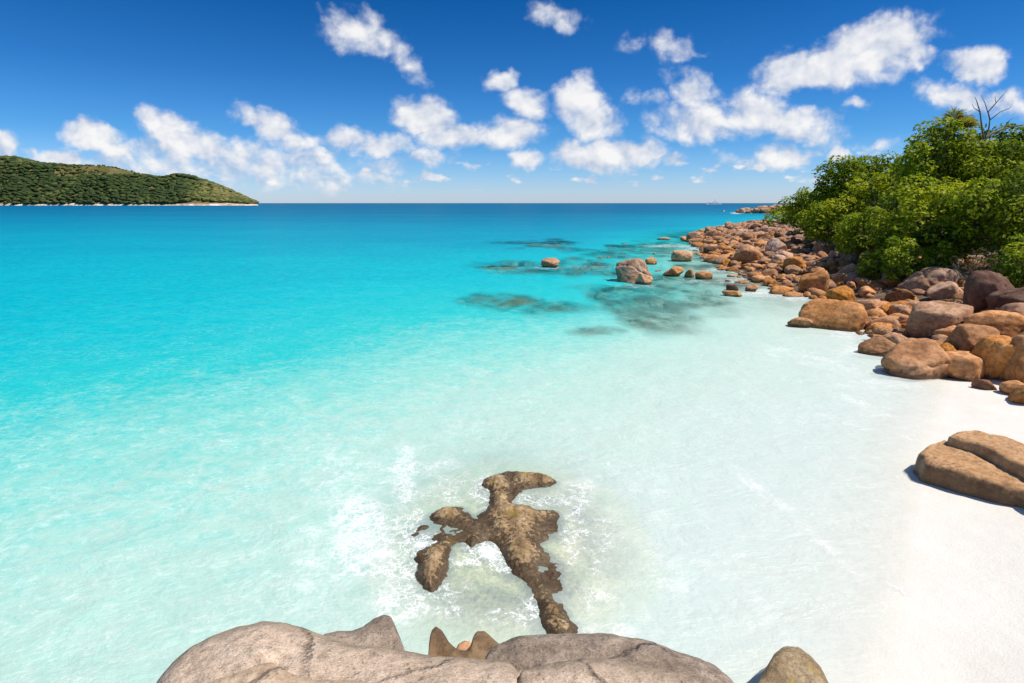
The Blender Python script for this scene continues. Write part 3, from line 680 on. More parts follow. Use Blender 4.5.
# boulders one can point at, on the right hand shore
NAMED = [
    ((800, 300, 860, 331), M_TAN, 'flat topped orange tan boulder standing alone at the edge of the shallows', dict(seed=11, ratio=.6, boxy=.9, planes=6)),
    ((884, 340, 941, 379), M_TAN, 'large rounded orange boulder with a dark wet base, at the white sand', dict(seed=12, ratio=.9, boxy=.2, planes=8, z=-.02)),
    ((860, 338, 900, 358), M_UMBER, 'low brown wedge of rock in the water just left of the large rounded boulder', dict(seed=13, ratio=.7)),
    ((934, 352, 978, 380), M_TAN, 'yellowish wedge boulder touching the right side of the large rounded boulder', dict(seed=14, ratio=.8, boxy=.7, planes=6)),
    ((945, 324, 992, 356), M_TAN, 'blocky tan boulder leaning above the yellowish wedge boulder', dict(seed=15, ratio=.9, boxy=.8)),
    ((968, 334, 1018, 381), M_TAN, 'tall orange brown block with sharp corner, beside the cracked boulder at the frame edge', dict(seed=16, ratio=.8, boxy=.9, planes=6, tilt=.18)),
    ((1000, 336, 1062, 388), M_TAN, 'big cracked boulder cut by the right edge of the photo, above the sand', dict(seed=17, ratio=.8, boxy=.9)),
    ((910, 302, 962, 336), M_UMBER, 'broad dark brown dome of rock with a tan boulder against its foot', dict(seed=18, ratio=.9, boxy=.2)),
    ((918, 315, 947, 336), M_TAN, 'small tan boulder resting against the foot of the broad brown dome', dict(seed=19, boxy=.4)),
    ((864, 316, 897, 331), M_TAN, 'small orange wedge in the shallow pool right of the flat topped boulder', dict(seed=20, ratio=.6, boxy=.4)),
    ((962, 271, 1004, 316), M_BROWN, 'largest dark reddish brown boulder, mottled, below the shrubs', dict(seed=127, ratio=.9, boxy=.6, planes=9, tilt=.12)),
    ((992, 288, 1060, 318), M_BROWN, 'dark brown boulder at the frame edge right of the mottled one', dict(seed=22, ratio=.7)),
    ((905, 267, 955, 292), M_PINK, 'pale pink rounded boulder directly under the bright green shrubs', dict(seed=23, boxy=.3)),
    ((928, 281, 954, 300), M_PINK, 'small pale pink stone in front of the pale pink boulder', dict(seed=24, boxy=.3)),
    ((799, 270, 826, 294), M_TAN, 'bright orange boulder with a dark lower side, behind the flat topped boulder', dict(seed=25, boxy=.4)),
    ((837, 263, 859, 280), M_PINK, 'grey domed boulder split by a groove under the trees', dict(seed=26, boxy=.2)),
    ((963, 310, 1016, 338), M_TAN, 'wide low orange boulder with bleached driftwood lying on it', dict(seed=27, ratio=.7, boxy=.5)),
    ((853, 299, 888, 316), M_TAN, 'low yellow orange slab between the pool and the heap', dict(seed=28, ratio=.6, boxy=.6)),
    ((1002, 304, 1050, 330), M_TAN, 'layered orange rock at the frame edge above the driftwood', dict(seed=29, ratio=.7, boxy=.7)),
    ((1012, 386, 1050, 406), M_SHORE, 'small brown stone on the sand at the frame edge', dict(seed=30)),
    ((973, 380, 994, 390), M_BROWN, 'thin dark flake of stone lying alone on the sand', dict(seed=31, ratio=.5, sub=4)),
    ((858, 262, 880, 280), M_PINK, 'rounded pinkish boulder right of the split grey one', dict(seed=32)),
    ((880, 268, 904, 285), M_PINK, 'mauve boulder left of the pale pink one', dict(seed=33)),
    ((826, 286, 853, 304), M_SHORE, 'squat orange boulder right of the bright orange one with dark side', dict(seed=34)),
    ((836, 300, 858, 312), M_SHORE, 'low wet dark rock behind the flat topped boulder', dict(seed=35)),
    ((886, 288, 912, 305), M_UMBER, 'brown angular block left of the brown dome', dict(seed=36)),
    ((1000, 262, 1040, 292), M_BROWN, 'shadowed brown boulder beneath the shrub at the frame edge', dict(seed=37)),
    # standing in the sea
    ((615, 258, 651, 283), M_PINK, 'large pink boulder standing in the sea, lumpy top', dict(seed=143, z=-.02, boxy=.05, ratio=.9, planes=6, rough=.07)),
    ((635, 273, 652, 285), M_TAN, 'small tan boulder at the right foot of the large pink sea boulder', dict(seed=42, z=-.02, boxy=.2)),
    ((541, 258, 560, 268), M_TAN, 'lone small orange boulder farthest out to the left in the water', dict(seed=43, z=-.02, boxy=.2)),
    ((671, 250, 692, 262), M_TAN, 'orange boulder in the water nearest the surf streak', dict(seed=44, z=-.02)),
    ((663, 266, 683, 277), M_TAN, 'rounded orange boulder in the water, left one of the near pair', dict(seed=45, z=-.02, boxy=.2)),
    ((684, 269, 694, 278), M_TAN, 'tiny orange boulder squeezed between the two rounded ones in the water', dict(seed=46, z=-.02, sub=4)),
    ((695, 271, 712, 280), M_TAN, 'rounded orange boulder in the water, right one of the near pair', dict(seed=47, z=-.02, boxy=.2)),
    ((645, 257, 657, 265), M_TAN, 'small orange rock just behind the large pink sea boulder', dict(seed=48, z=-.02, sub=4)),
    ((726, 284, 738, 291), M_BROWN, 'small dark brown rock awash off the heap', dict(seed=49, z=-.02, sub=4)),
    ((722, 290, 742, 297), M_SHORE, 'low ochre rock in front of the small dark awash rock', dict(seed=50, z=-.02, sub=4)),
    ((745, 284, 758, 292), M_TAN, 'small orange rock with white water around it', dict(seed=51, z=-.02, sub=4)),
    ((770, 286, 792, 295), M_TAN, 'flat ochre rock at the end of the white surf', dict(seed=52, z=-.02, sub=4)),
    ((788, 317, 811, 328), M_TAN, 'low tan rock in the shallows left of the flat topped boulder', dict(seed=53, z=-.02)),
    ((703, 246, 716, 256), M_BROWN, 'dark wet rock at the foot of the far heap', dict(seed=54, z=-.02, sub=4)),
    ((657, 237, 670, 240), M_TAN, 'distant low orange rock awash beyond the surf streak', dict(seed=55, z=-.02, sub=4)),
    ((686, 232, 700, 242), M_PINK, 'pale pink boulder at the outermost tip of the heap', dict(seed=56, z=-.02)),
    ((701, 230, 724, 243), M_PINK, 'wide pink boulder second from the tip of the heap', dict(seed=57, z=-.02)),
    ((734, 244, 760, 264), M_SHORE, 'big angular tan block in the middle of the far heap', dict(seed=58)),
    ((765, 238, 785, 256), M_PINK, 'tall pink boulder against the trees of the far heap', dict(seed=59)),
    ((783, 256, 806, 272), M_SHORE, 'brown boulder half in the shade of the trees', dict(seed=60)),
]
for i, (box, mat, label, kw) in enumerate(NAMED):
    px_rock('boulder', box, mat, label, **kw)

# the sunken boulders seen through the water
for i, (px, py, w, ddp, lab) in enumerate([(505, 299, 42, .9, 'sunken boulder under turquoise water, largest and nearest to the left'),
                                   (566, 307, 36, .8, 'long sunken boulder right of the largest sunken one'),
                                   (602, 331, 26, .55, 'pale flat sunken rock nearest to the sandy shallows'),
                                   (505, 268, 34, .6, 'sunken boulder left of the lone orange sea boulder'),
                                   (545, 244, 26, .5, 'farthest sunken boulder, dark under the blue water'),
                                   (655, 321, 34, .7, 'dim sunken rock under green water off the heap')]):
    X, Y = map(float, ground(px, py, -0.12))
    wid = 2 * w / F * (Y * cp + 5 * sp_)
    o = rock_mesh('sunken_boulder', 200 + i, (wid, wid * ddp, 0.9), M_SUNK, 4, rough=.10)
    o.location = (X, Y, -0.49)
    tag(o, lab, 'boulder')

def awash():
    rng = np.random.default_rng(66); n = 0
    while n < 64:
        px, py = float(rng.uniform(585, 790)), float(rng.uniform(243, 318))
        if (px < 640 and py > 290) or py > 316 - (px - 700) * .3: continue
        X, Y = map(float, ground(px, py)); sl = float(poly_sd(np.array([X]), np.array([Y]), LAND)[0])
        if sl > -.8 or any(math.hypot(X - a, Y - b) < c + .5 for a, b, c in ROCK_SPOTS): continue
        w = float(rng.uniform(.45, 1.35)); top = float(rng.choice([-.10, -.04, .02, .10])) if py < 282 else float(rng.choice([-.2, -.12, -.06]))
        o = rock_mesh('awash_boulder', 900 + n, (w * 1.3, w, .9), M_SUNK if top < 0 else M_SHORE, 3)
        o.location = (X, Y, top - .44); o.rotation_euler = (0, 0, float(rng.uniform(0, 6.28)))
        tag(o, 'brown boulder lying under the clear water off the heap' if top < 0 else 'low brown boulder just breaking the water off the heap', 'boulder', 'boulders awash off the heap'); n += 1
awash()

# the heap along the shore: shared prototypes, copied
rng = np.random.default_rng(4)
PROTO = []
for k in range(16):
    for mat in (M_SHORE, M_PINK, M_TAN):
        c, f = boulder_shape(500 + k, 4, boxy=float(rng.uniform(.1, .9)), planes=int(rng.integers(6, 12)))
        PROTO.append((mat, c, f))
_pm = {}
def pile_rock(k, mat, loc, dims, rot, label, group, name='heap_boulder'):
    key = (k, mat.name)
    if key not in _pm:
        c, f = boulder_shape(500 + k, 4, boxy=(k * 37 % 10) / 10, planes=6 + k % 6)
        o = make_obj(name, c, f, mat); me = o.data; _pm[key] = me
    else:
        o = bpy.data.objects.new(name, _pm[key]); COL.objects.link(o)
    o.location = loc; o.scale = [d / 2 for d in dims]; o.rotation_euler = rot
    tag(o, label, 'boulder', group)
    return o
def zone_label(px, py, mat):
    if px < 745: a = 'at the far seaward end of the boulder heap'
    elif px < 800: a = 'in the far middle of the boulder heap below the trees'
    elif px < 865: a = 'in the boulder heap behind the flat topped orange boulder'
    elif px < 950: a = 'in the boulder heap between the shrubs and the brown dome'
    else: a = 'among the boulders under the shrub at the frame edge'
    b = {'shore_granite': 'ochre brown', 'pink_granite': 'pinkish grey', 'tan_granite': 'orange tan', 'brown_granite': 'dark brown', 'umber_granite': 'umber'}[mat.name]
    return b + ' boulder ' + a
def build_pile():
    rng = np.random.default_rng(8)
    spots = list(ROCK_SPOTS); n = 0
    cand = []
    xs = rng.uniform(12, 45, 60000); ys = rng.uniform(13, 104, 60000)
    sd = poly_sd(xs, ys, LAND)
    px, py = project(xs, ys, 0.8)
    ok = (sd > -0.6) & (sd < 10.5) & (px > 680) & (px < 1090)
    xs, ys, sd = xs[ok], ys[ok], sd[ok]
    zz = terrain(xs, ys)
    S_ = np.array([(a, b, c) for a, b, c in spots])
    for x, y, s, z in zip(xs, ys, sd, zz):
        size = float(rng.choice([0.45, 0.62, 0.82, 1.05, 1.5], p=[.18, .32, .28, .15, .07])) * (0.82 + 0.003 * y)
        dd = np.hypot(S_[:, 0] - x, S_[:, 1] - y)
        if np.any(dd < (S_[:, 2] + size * 0.5) * 0.64): continue
        S_ = np.vstack([S_, (x, y, size * .5)])
        ppx, ppy = project(x, y, z + size * .4)
        u = rng.random()
        if s < 2.5: mat = M_SHORE if u < .6 else M_TAN
        elif s < 5: mat = M_SHORE if u < .35 else (M_PINK if u < .85 else M_TAN)
        else: mat = M_PINK if u < .75 else (M_SHORE if u < .85 else M_BROWN)
        dims = (size * rng.uniform(.85, 1.3), size * rng.uniform(.8, 1.2), size * rng.uniform(.6, .98))
        pile_rock(int(rng.integers(0, 16)), mat, (x, y, z + dims[2] * 0.18), dims, (rng.uniform(-.35, .35), rng.uniform(-.35, .35), rng.uniform(0, 6.28)),
                  zone_label(float(ppx), float(ppy), mat), 'boulders heaped along the wooded shore')
        n += 1
        if n >= 292: break
    # small ones on the far granite point
    for i in range(60):
        px = float(737 + 75 * rng.random() ** .8); Y = float(rng.uniform(288, 316))
        k = (px - 737) / 75
        size = float(rng.uniform(2.2, 4.6)) * (0.7 + 0.75 * k)
        X = float(ray(px, 210)[0] / ray(px, 210)[1] * Y)
        z = float(terrain(X, Y)); z = max(z, 0)
        dims = (size * rng.uniform(.9, 1.3), size, size * rng.uniform(.7, 1.1))
        pile_rock(int(rng.integers(0, 16)), M_PINK if rng.random() < .6 else M_TAN, (X, Y, z + dims[2] * .2 + float(rng.uniform(0, 2.4)) * k), dims, (0, 0, rng.uniform(0, 6.28)),
                  'distant pink granite boulder on the far point beyond the trees', 'granite boulders on the far point', 'far_boulder')
    return n
print('heap boulders:', build_pile())

def build_rubble():
    rng = np.random.default_rng(77)
    xs = rng.uniform(12, 48, 40000); ys = rng.uniform(15, 104, 40000)
    sd = poly_sd(xs, ys, LAND); px, py = project(xs, ys, .8)
    ok = (sd > -1.0) & (sd < 11) & (px > 675) & (px < 1080) & (ys > 16.5); xs, ys, sd = xs[ok][:2000], ys[ok][:2000], sd[ok][:2000]
    zs = terrain(xs, ys); V, Fs, b = [], [], 0
    shapes = [boulder_shape(700 + i, 3, p=14) for i in range(12)]; SH = []
    for x, y, z in zip(xs, ys, zs):
        c, f = shapes[rng.integers(12)]; sz = (.14 + .36 * rng.random() ** 2) * (.75 + .008 * min(y, 70))
        a = rng.uniform(0, 6.28); ca, sa = math.cos(a), math.sin(a)
        c = c @ np.array(Matrix.Rotation(rng.uniform(-.5, .5), 3, 'X')).T
        c = c * np.array([sz * rng.uniform(.8, 1.5), sz, sz * rng.uniform(.6, 1.0)])
        c = np.stack([c[:, 0] * ca - c[:, 1] * sa + x, c[:, 0] * sa + c[:, 1] * ca + y, c[:, 2] + z + sz * .2], -1)
        SH.append(np.full(len(c), rng.random())); V.append(c); Fs.append(f + b); b += len(c)
    o = make_obj('rubble', np.concatenate(V), np.concatenate(Fs), M_RUBBLE, attrs={'shade': np.concatenate(SH)})
    tag(o, 'small brown stones filling the gaps between the shore boulders', 'rubble', kind='stuff')
build_rubble()

# the split slab on the sand: plan outline, domed top, steep weathered sides
def plan_slab(poly_px, zs, label, seed, edge=.10, step=.018, base=-.1):
    P = []
    for (a, b), z in zip(poly_px, zs):
        x, y = map(float, ground(a, b, z)); P.append((x, y, z))
    P = np.array(P); poly = [tuple(p[:2]) for p in P]
    A = np.c_[P[:, 0], P[:, 1], np.ones(len(P))]; pl = np.linalg.lstsq(A, P[:, 2], rcond=None)[0]
    lo = P[:, :2].min(0) - .3; hi = P[:, :2].max(0) + .3
    X, Y = np.meshgrid(np.arange(lo[0], hi[0], step), np.arange(lo[1], hi[1], step), indexing='ij')
    wx = X + .05 * fbm(X * 2.5, Y * 2.5, 0, 3, seed); wy = Y + .05 * fbm(X * 2.5, Y * 2.5, 3, 3, seed + 1)
    sd = poly_sd(wx, wy, poly)
    top = pl[0] * X + pl[1] * Y + pl[2] + .05 * fbm(X * 1.5, Y * 1.5, 0, 4, seed + 2) + .016 * fbm(X * 9, Y * 9, 0, 3, seed + 4)
    q = np.clip(1 - sd / edge, 0, 1)
    Z = top - edge * .8 * (1 - np.sqrt(np.maximum(0, 1 - q * q)))
    Z = np.where(sd < 0, top - edge * .8 + sd * 9, Z)
    # bedding ledges on the steep side
    Z = np.maximum(Z, base)
    keep = Z > base
    f = grid_faces(*X.shape); f = f[keep.ravel()[f].any(1)]
    u = np.unique(f); re = np.full(X.size, -1); re[u] = np.arange(len(u))
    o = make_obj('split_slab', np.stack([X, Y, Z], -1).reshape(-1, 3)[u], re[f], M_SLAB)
    return tag(o, label, 'boulder')
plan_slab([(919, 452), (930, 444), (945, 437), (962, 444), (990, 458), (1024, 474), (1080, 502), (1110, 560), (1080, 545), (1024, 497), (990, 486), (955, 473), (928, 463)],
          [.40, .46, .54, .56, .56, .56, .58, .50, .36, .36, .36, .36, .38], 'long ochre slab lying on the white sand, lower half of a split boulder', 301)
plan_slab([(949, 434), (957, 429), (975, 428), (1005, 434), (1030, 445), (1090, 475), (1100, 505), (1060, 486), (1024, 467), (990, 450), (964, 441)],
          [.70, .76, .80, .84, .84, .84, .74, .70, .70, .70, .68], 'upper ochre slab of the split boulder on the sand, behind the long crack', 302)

# the wave-washed rock in the middle of the shallows
def build_washed_rock():
    outline = [(481, 477), (495, 472), (509, 471), (525, 472), (540, 475), (553, 480), (548, 485), (535, 483), (522, 487), (516, 492), (513, 499), (514, 505), (527, 506), (541, 508), (554, 511), (561, 517), (563, 528), (559, 535), (549, 537), (543, 540),
               (548, 547), (552, 558), (554, 570), (557, 583), (560, 598), (566, 615), (572, 632), (556, 634), (550, 624), (543, 612), (539, 601), (533, 590), (527, 581), (518, 573), (511, 565), (507, 557), (503, 549), (498, 541), (488, 538), (479, 542),
               (471, 546), (464, 542), (454, 542), (447, 547), (449, 557), (446, 567), (441, 573), (438, 583), (432, 588), (424, 585), (419, 577), (419, 567), (417, 557), (421, 549), (432, 545), (440, 541), (432, 537), (423, 532), (413, 533), (412, 527), (420, 519),
               (431, 512), (445, 507), (459, 506), (468, 510), (478, 512), (489, 507), (493, 502), (490, 495), (486, 488), (481, 483)]
    poly = [tuple(map(float, ground(a, b, 0.04))) for a, b in outline]
    humps = [([(575, 492), (600, 525), (608, 560)], 1.0, .40, -.035), ([(445, 590), (475, 600), (500, 600)], 1.1, .40, -.035), ([(570, 570), (560, 600)], .9, .40, -.05),
             ([(470, 560), (500, 580)], .8, .4, -.08), ([(520, 495), (560, 500)], .8, .4, -.04)]
    x0, x1, y0, y1 = -2.6, 2.6, 5.2, 11.2
    nx, ny = 420, 480
    X, Y = np.meshgrid(np.linspace(x0, x1, nx), np.linspace(y0, y1, ny), indexing='ij')
    wx = X + .11 * fbm(X * 2.4, Y * 2.4, 0, 4, 41, .5); wy = Y + .11 * fbm(X * 2.4, Y * 2.4, 5, 4, 43, .5)
    sd = poly_sd(wx, wy, poly)
    sd = sd + .05
    low = fbm(X * 1.5 + 3, Y * 1.5, 0, 3, 47)
    Z = np.where(sd > 0, -.03 + .33 * (1 - np.exp(-sd / .26)) * np.clip(.66 + .8 * low, .20, 1.1), -.03 + sd * .30)
    for pts, R_, h, top in humps:
        best = np.full_like(X, 1e9)
        W_ = [tuple(map(float, ground(a, b, 0.0))) for a, b in pts]
        for (ax, ay), (bx, by) in zip(W_[:-1], W_[1:]):
            ex, ey = bx - ax, by - ay
            tt = np.clip(((wx - ax) * ex + (wy - ay) * ey) / (ex * ex + ey * ey), 0, 1)
            best = np.minimum(best, np.hypot(wx - ax - tt * ex, wy - ay - tt * ey))
        Z = np.maximum(Z, np.minimum(top - h * .6 * (best / R_) ** 2, np.where(sd > 0, 1, -.02 + sd * .05)))
    Z = np.maximum(Z, -.75)
    n = fbm(X * 3, Y * 3, 0, 5, 51, .6)
    Z = Z + np.where(Z > -.72, .055 * n + .01 - .03 * np.abs(fbm(X * 5, Y * 5, 0, 4, 53, .6)) + .006 * fbm(X * 18, Y * 18, 0, 3, 57), 0) * np.clip((Z + .75) / .2, 0, 1) * np.clip(.35 + (sd + .3) * 2, .35, 1)
    keep = Z > -.7
    idx = np.arange(nx * ny).reshape(nx, ny)
    f = grid_faces(nx, ny)
    kf = keep.ravel()[f].any(1)
    f = f[kf]
    u = np.unique(f); re = np.full(nx * ny, -1); re[u] = np.arange(len(u))
    co = np.stack([X, Y, Z], -1).reshape(-1, 3)[u]
    o = make_obj('washed_rock', co, re[f][:, ::-1] if False else re[f], M_WASH)
    tag(o, 'brown forked rock awash in white foam in the middle of the shallows', 'rock')
build_washed_rock()

# foreground boulders: real bodies below the camera
def crest_rock(name, crest, zc, mat, label, k=0.15, c=0.12, q=1.6, beyond=0.9, cols=420, rows=150, amp=.02, dents=(), seed=1, near=0.35):
    P = np.array(crest, float)
    px = np.linspace(P[0, 0], P[-1, 0], cols)
    py = np.interp(px, P[:, 0], P[:, 1])
    ker = np.hanning(9 + cols // 40); ker /= ker.sum()
    pad = len(ker) // 2
    py = np.convolve(np.pad(py, (pad, len(ker) - 1 - pad), mode='edge'), ker, mode='valid')
    zc_ = np.interp(px, P[:, 0], P[:, 2]) if P.shape[1] > 2 else np.full(cols, zc)
    dx, dy, dz = ray(px, py); hn = np.hypot(dx, dy)
    tan = -dz / hn
    rc = (CH - zc_) / tan
    co = np.zeros((rows, cols, 3)); ST = np.zeros((rows, cols))
    for i in range(rows):
        w = i / (rows - 1)
        s = np.where(w < .35, -beyond * (1 - w / .35) ** 1.3, 0)
        s = np.where(w >= .35, (np.maximum(rc - near, .2)) * ((w - .35) / .65) ** 1.25, s)
        z = np.where(s >= 0, zc_ + k * s + (tan - k) * c * (1 - np.exp(-np.maximum(s, 0) / c)), zc_ + tan * s - q * s * s)
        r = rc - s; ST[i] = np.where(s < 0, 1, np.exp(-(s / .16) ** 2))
        co[i, :, 0] = dx / hn * r; co[i, :, 1] = dy / hn * r; co[i, :, 2] = np.maximum(z, -.6)
    n = fbm(co[..., 0] * 2.2, co[..., 1] * 2.2, co[..., 2] * 2.2, 5, seed, .55)
    n2 = fbm(co[..., 0] * 14, co[..., 1] * 14, co[..., 2] * 14, 3, seed + 5, .6)
    co[..., 2] += amp * 1.5 * n + amp * .28 * n2
    for (qx, qy, rad, dp) in dents:
        gx, gy = ground(qx, qy, zc + .1)
        co[..., 2] -= dp * np.exp(-(((co[..., 0] - gx) ** 2 + (co[..., 1] - gy) ** 2) / rad ** 2))
    # close the sides down to the sea floor
    left = co[:, :1].copy(); left[..., 2] = -.7; right = co[:, -1:].copy(); right[..., 2] = -.7
    co = np.concatenate([left, co, right], 1)
    ST = np.concatenate([ST[:, :1], ST, ST[:, -1:]], 1)
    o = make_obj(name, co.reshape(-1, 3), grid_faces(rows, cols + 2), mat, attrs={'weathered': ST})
    tag(o, label, 'boulder')
    return o
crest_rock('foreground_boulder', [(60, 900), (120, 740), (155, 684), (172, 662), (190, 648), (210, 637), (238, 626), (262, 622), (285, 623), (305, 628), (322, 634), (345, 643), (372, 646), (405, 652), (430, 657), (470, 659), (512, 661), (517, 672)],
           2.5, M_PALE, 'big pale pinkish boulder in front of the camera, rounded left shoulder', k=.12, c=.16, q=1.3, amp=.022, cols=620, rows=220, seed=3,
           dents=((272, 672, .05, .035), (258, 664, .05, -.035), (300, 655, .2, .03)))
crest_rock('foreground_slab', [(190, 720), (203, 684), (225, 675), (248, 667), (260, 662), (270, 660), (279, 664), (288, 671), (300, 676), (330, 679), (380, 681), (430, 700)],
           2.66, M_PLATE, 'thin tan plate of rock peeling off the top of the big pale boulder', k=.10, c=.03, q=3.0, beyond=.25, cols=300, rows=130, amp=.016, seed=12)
crest_rock('weathered_knob', [(318, 650), (324, 634), (338, 631), (352, 631), (364, 627), (374, 619), (384, 615), (391, 617), (396, 628), (401, 640), (405, 650), (407, 672)],
           2.32, M_DARK, 'grey brown weathered knob of rock behind the big pale boulder', k=-.1, c=.10, q=3.0, beyond=.6, cols=260, rows=120, amp=.014, seed=5)
crest_rock('horned_rock', [(427, 668), (429, 640), (431, 631), (436, 627), (442, 631), (449, 642), (458, 649), (466, 650), (471, 645), (473, 637), (477, 632), (484, 631), (491, 636), (499, 643), (508, 647), (514, 660)],
           2.05, M_HORN, 'ochre rock with two small pointed horns between the foreground boulders', k=-.25, c=.06, q=3.5, beyond=.6, cols=300, rows=120, amp=.022, seed=6)
crest_rock('foreground_stone', [(450, 670), (454, 652), (458, 644), (464, 640), (470, 641), (476, 646), (482, 656), (485, 672)],
           1.75, M_TAN, 'small orange stone wedged behind the horned rock', k=-.2, c=.08, q=3, beyond=.4, cols=120, rows=70, amp=.012, seed=7)
crest_rock('foreground_boulder', [(478, 680), (488, 652), (500, 644), (520, 637), (545, 634), (575, 633), (605, 634), (640, 639), (668, 647), (698, 656), (716, 665), (730, 676), (742, 690), (770, 760)],
           2.34, M_DARK, 'dark grey brown foreground boulder with a long sloping back', k=.02, c=.10, q=1.6, cols=420, rows=200, amp=.02, seed=8)
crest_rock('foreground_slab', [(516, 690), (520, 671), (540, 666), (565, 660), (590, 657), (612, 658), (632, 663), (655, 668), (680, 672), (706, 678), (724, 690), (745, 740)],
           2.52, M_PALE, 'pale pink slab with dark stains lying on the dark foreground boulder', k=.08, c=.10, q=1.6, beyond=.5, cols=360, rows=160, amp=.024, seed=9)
crest_rock('foreground_boulder', [(730, 760), (745, 705), (757, 682), (767, 667), (774, 655), (780, 649), (788, 646), (799, 648), (811, 657), (821, 668), (828, 681), (836, 695), (850, 750)],
           .42, M_MOSSY, 'mossy yellow brown boulder poking out of the wash at the bottom of the photo', k=-.1, c=.16, q=1.4, beyond=.7, cols=260, rows=150, amp=.035, seed=15)

# bleached driftwood on the wide orange boulder
def build_driftwood():
    _, Y0, _z = hit(990, 334)
    Y0 = Y0 + .3
    P = lambda a, b: (*[at_depth(a, b, Y0)[0], Y0], at_depth(a, b, Y0)[1])
    paths = [[(*P(993, 322), .02), (*P(995, 330), .035), (*P(1003, 334), .04), (*P(1018, 337), .045)], [(*P(995, 330), .03), (*P(990, 334), .02)]]
    V, Fc = tubes(paths, 8)
    tag(make_obj('driftwood_branch', V, Fc, M_DRIFT), 'bleached forked driftwood branch on the wide low orange boulder', 'driftwood')
build_driftwood()

# ------------------------------------------------------------------ trees
M_LEAF = mat_leaf('takamaka_leaves', (0.045, 0.085, 0.008), (0.20, 0.27, 0.015), (0.44, 0.47, 0.032))
M_LEAF2 = mat_leaf('bright_shrub_leaves', (0.06, 0.12, 0.010), (0.19, 0.28, 0.018), (0.36, 0.42, 0.03))
M_PALM = mat_leaf('palm_leaflets', (0.09, 0.10, 0.020), (0.19, 0.19, 0.040), (0.33, 0.29, 0.085))
M_DRYLEAF = mat_leaf('dry_leaves', (0.08, 0.06, 0.03), (0.13, 0.10, 0.045), (0.16, 0.17, 0.05))
def leaf_cloud(lobes, rng, size, cover, tint0=0.5):
    """many separate folded leaves, spread over the lobes of a crown."""
    C, NN, TT, ZZ = [], [], [], []
    for (c, r, tb) in lobes:
        r = np.asarray(r)
        area = 4 * math.pi * ((r[0] * r[1]) ** 1.6 / 3 + (r[0] * r[2]) ** 1.6 / 3 + (r[1] * r[2]) ** 1.6 / 3) ** (1 / 1.6)
        n = max(30, int(area * cover / (size * size * 0.5)))
        d = rng.normal(size=(n, 3)); d /= np.linalg.norm(d, axis=1)[:, None]
        # ragged surface: twigs push out, hollows pull in
        bump_ = 1 + .30 * fbm(d[:, 0] * 2.6 + c[0], d[:, 1] * 2.6 + c[1], d[:, 2] * 2.6 + c[2], 3, 77)
        rad = bump_ * rng.uniform(.55, 1.08, n) ** .6
        C.append(np.asarray(c) + d * r * rad[:, None]); NN.append(d)
        TT.append(np.clip(tb + rng.normal(0, .13, n) , 0, 1))
    C = np.concatenate(C); D = np.concatenate(NN); T = np.concatenate(TT)
    n = len(C)
    N = D * .55 + np.array([0, 0, .65]) + rng.normal(0, .42, (n, 3)); N /= np.linalg.norm(N, axis=1)[:, None]
    U = np.cross(N, rng.normal(size=(n, 3))); U /= np.linalg.norm(U, axis=1)[:, None]
    V_ = np.cross(N, U)
    L = size * rng.uniform(.7, 1.35, n)[:, None]; Wd = L * .30
    a = C - U * L * .5; b = C + V_ * Wd + N * L * .06; c2 = C + U * L * .5 - N * L * .10; d2 = C - V_ * Wd + N * L * .06
    co = np.stack([a, b, c2, d2], 1).reshape(-1, 3)
    f = np.arange(n * 4).reshape(n, 4)
    return co, f, np.repeat(T, 4)
def limb_path(p0, p1, r0, r1, rng, n=6, sag=.15):
    p0, p1 = np.array(p0, float), np.array(p1, float)
    L = np.linalg.norm(p1 - p0)
    mid = rng.normal(0, L * .10, 3); out = []
    for i in range(n):
        t = i / (n - 1)
        p = p0 * (1 - t) + p1 * t + mid * math.sin(math.pi * t) + np.array([0, 0, L * sag * math.sin(math.pi * t)])
        out.append((*p, r0 * (1 - t) + r1 * t))
    return out
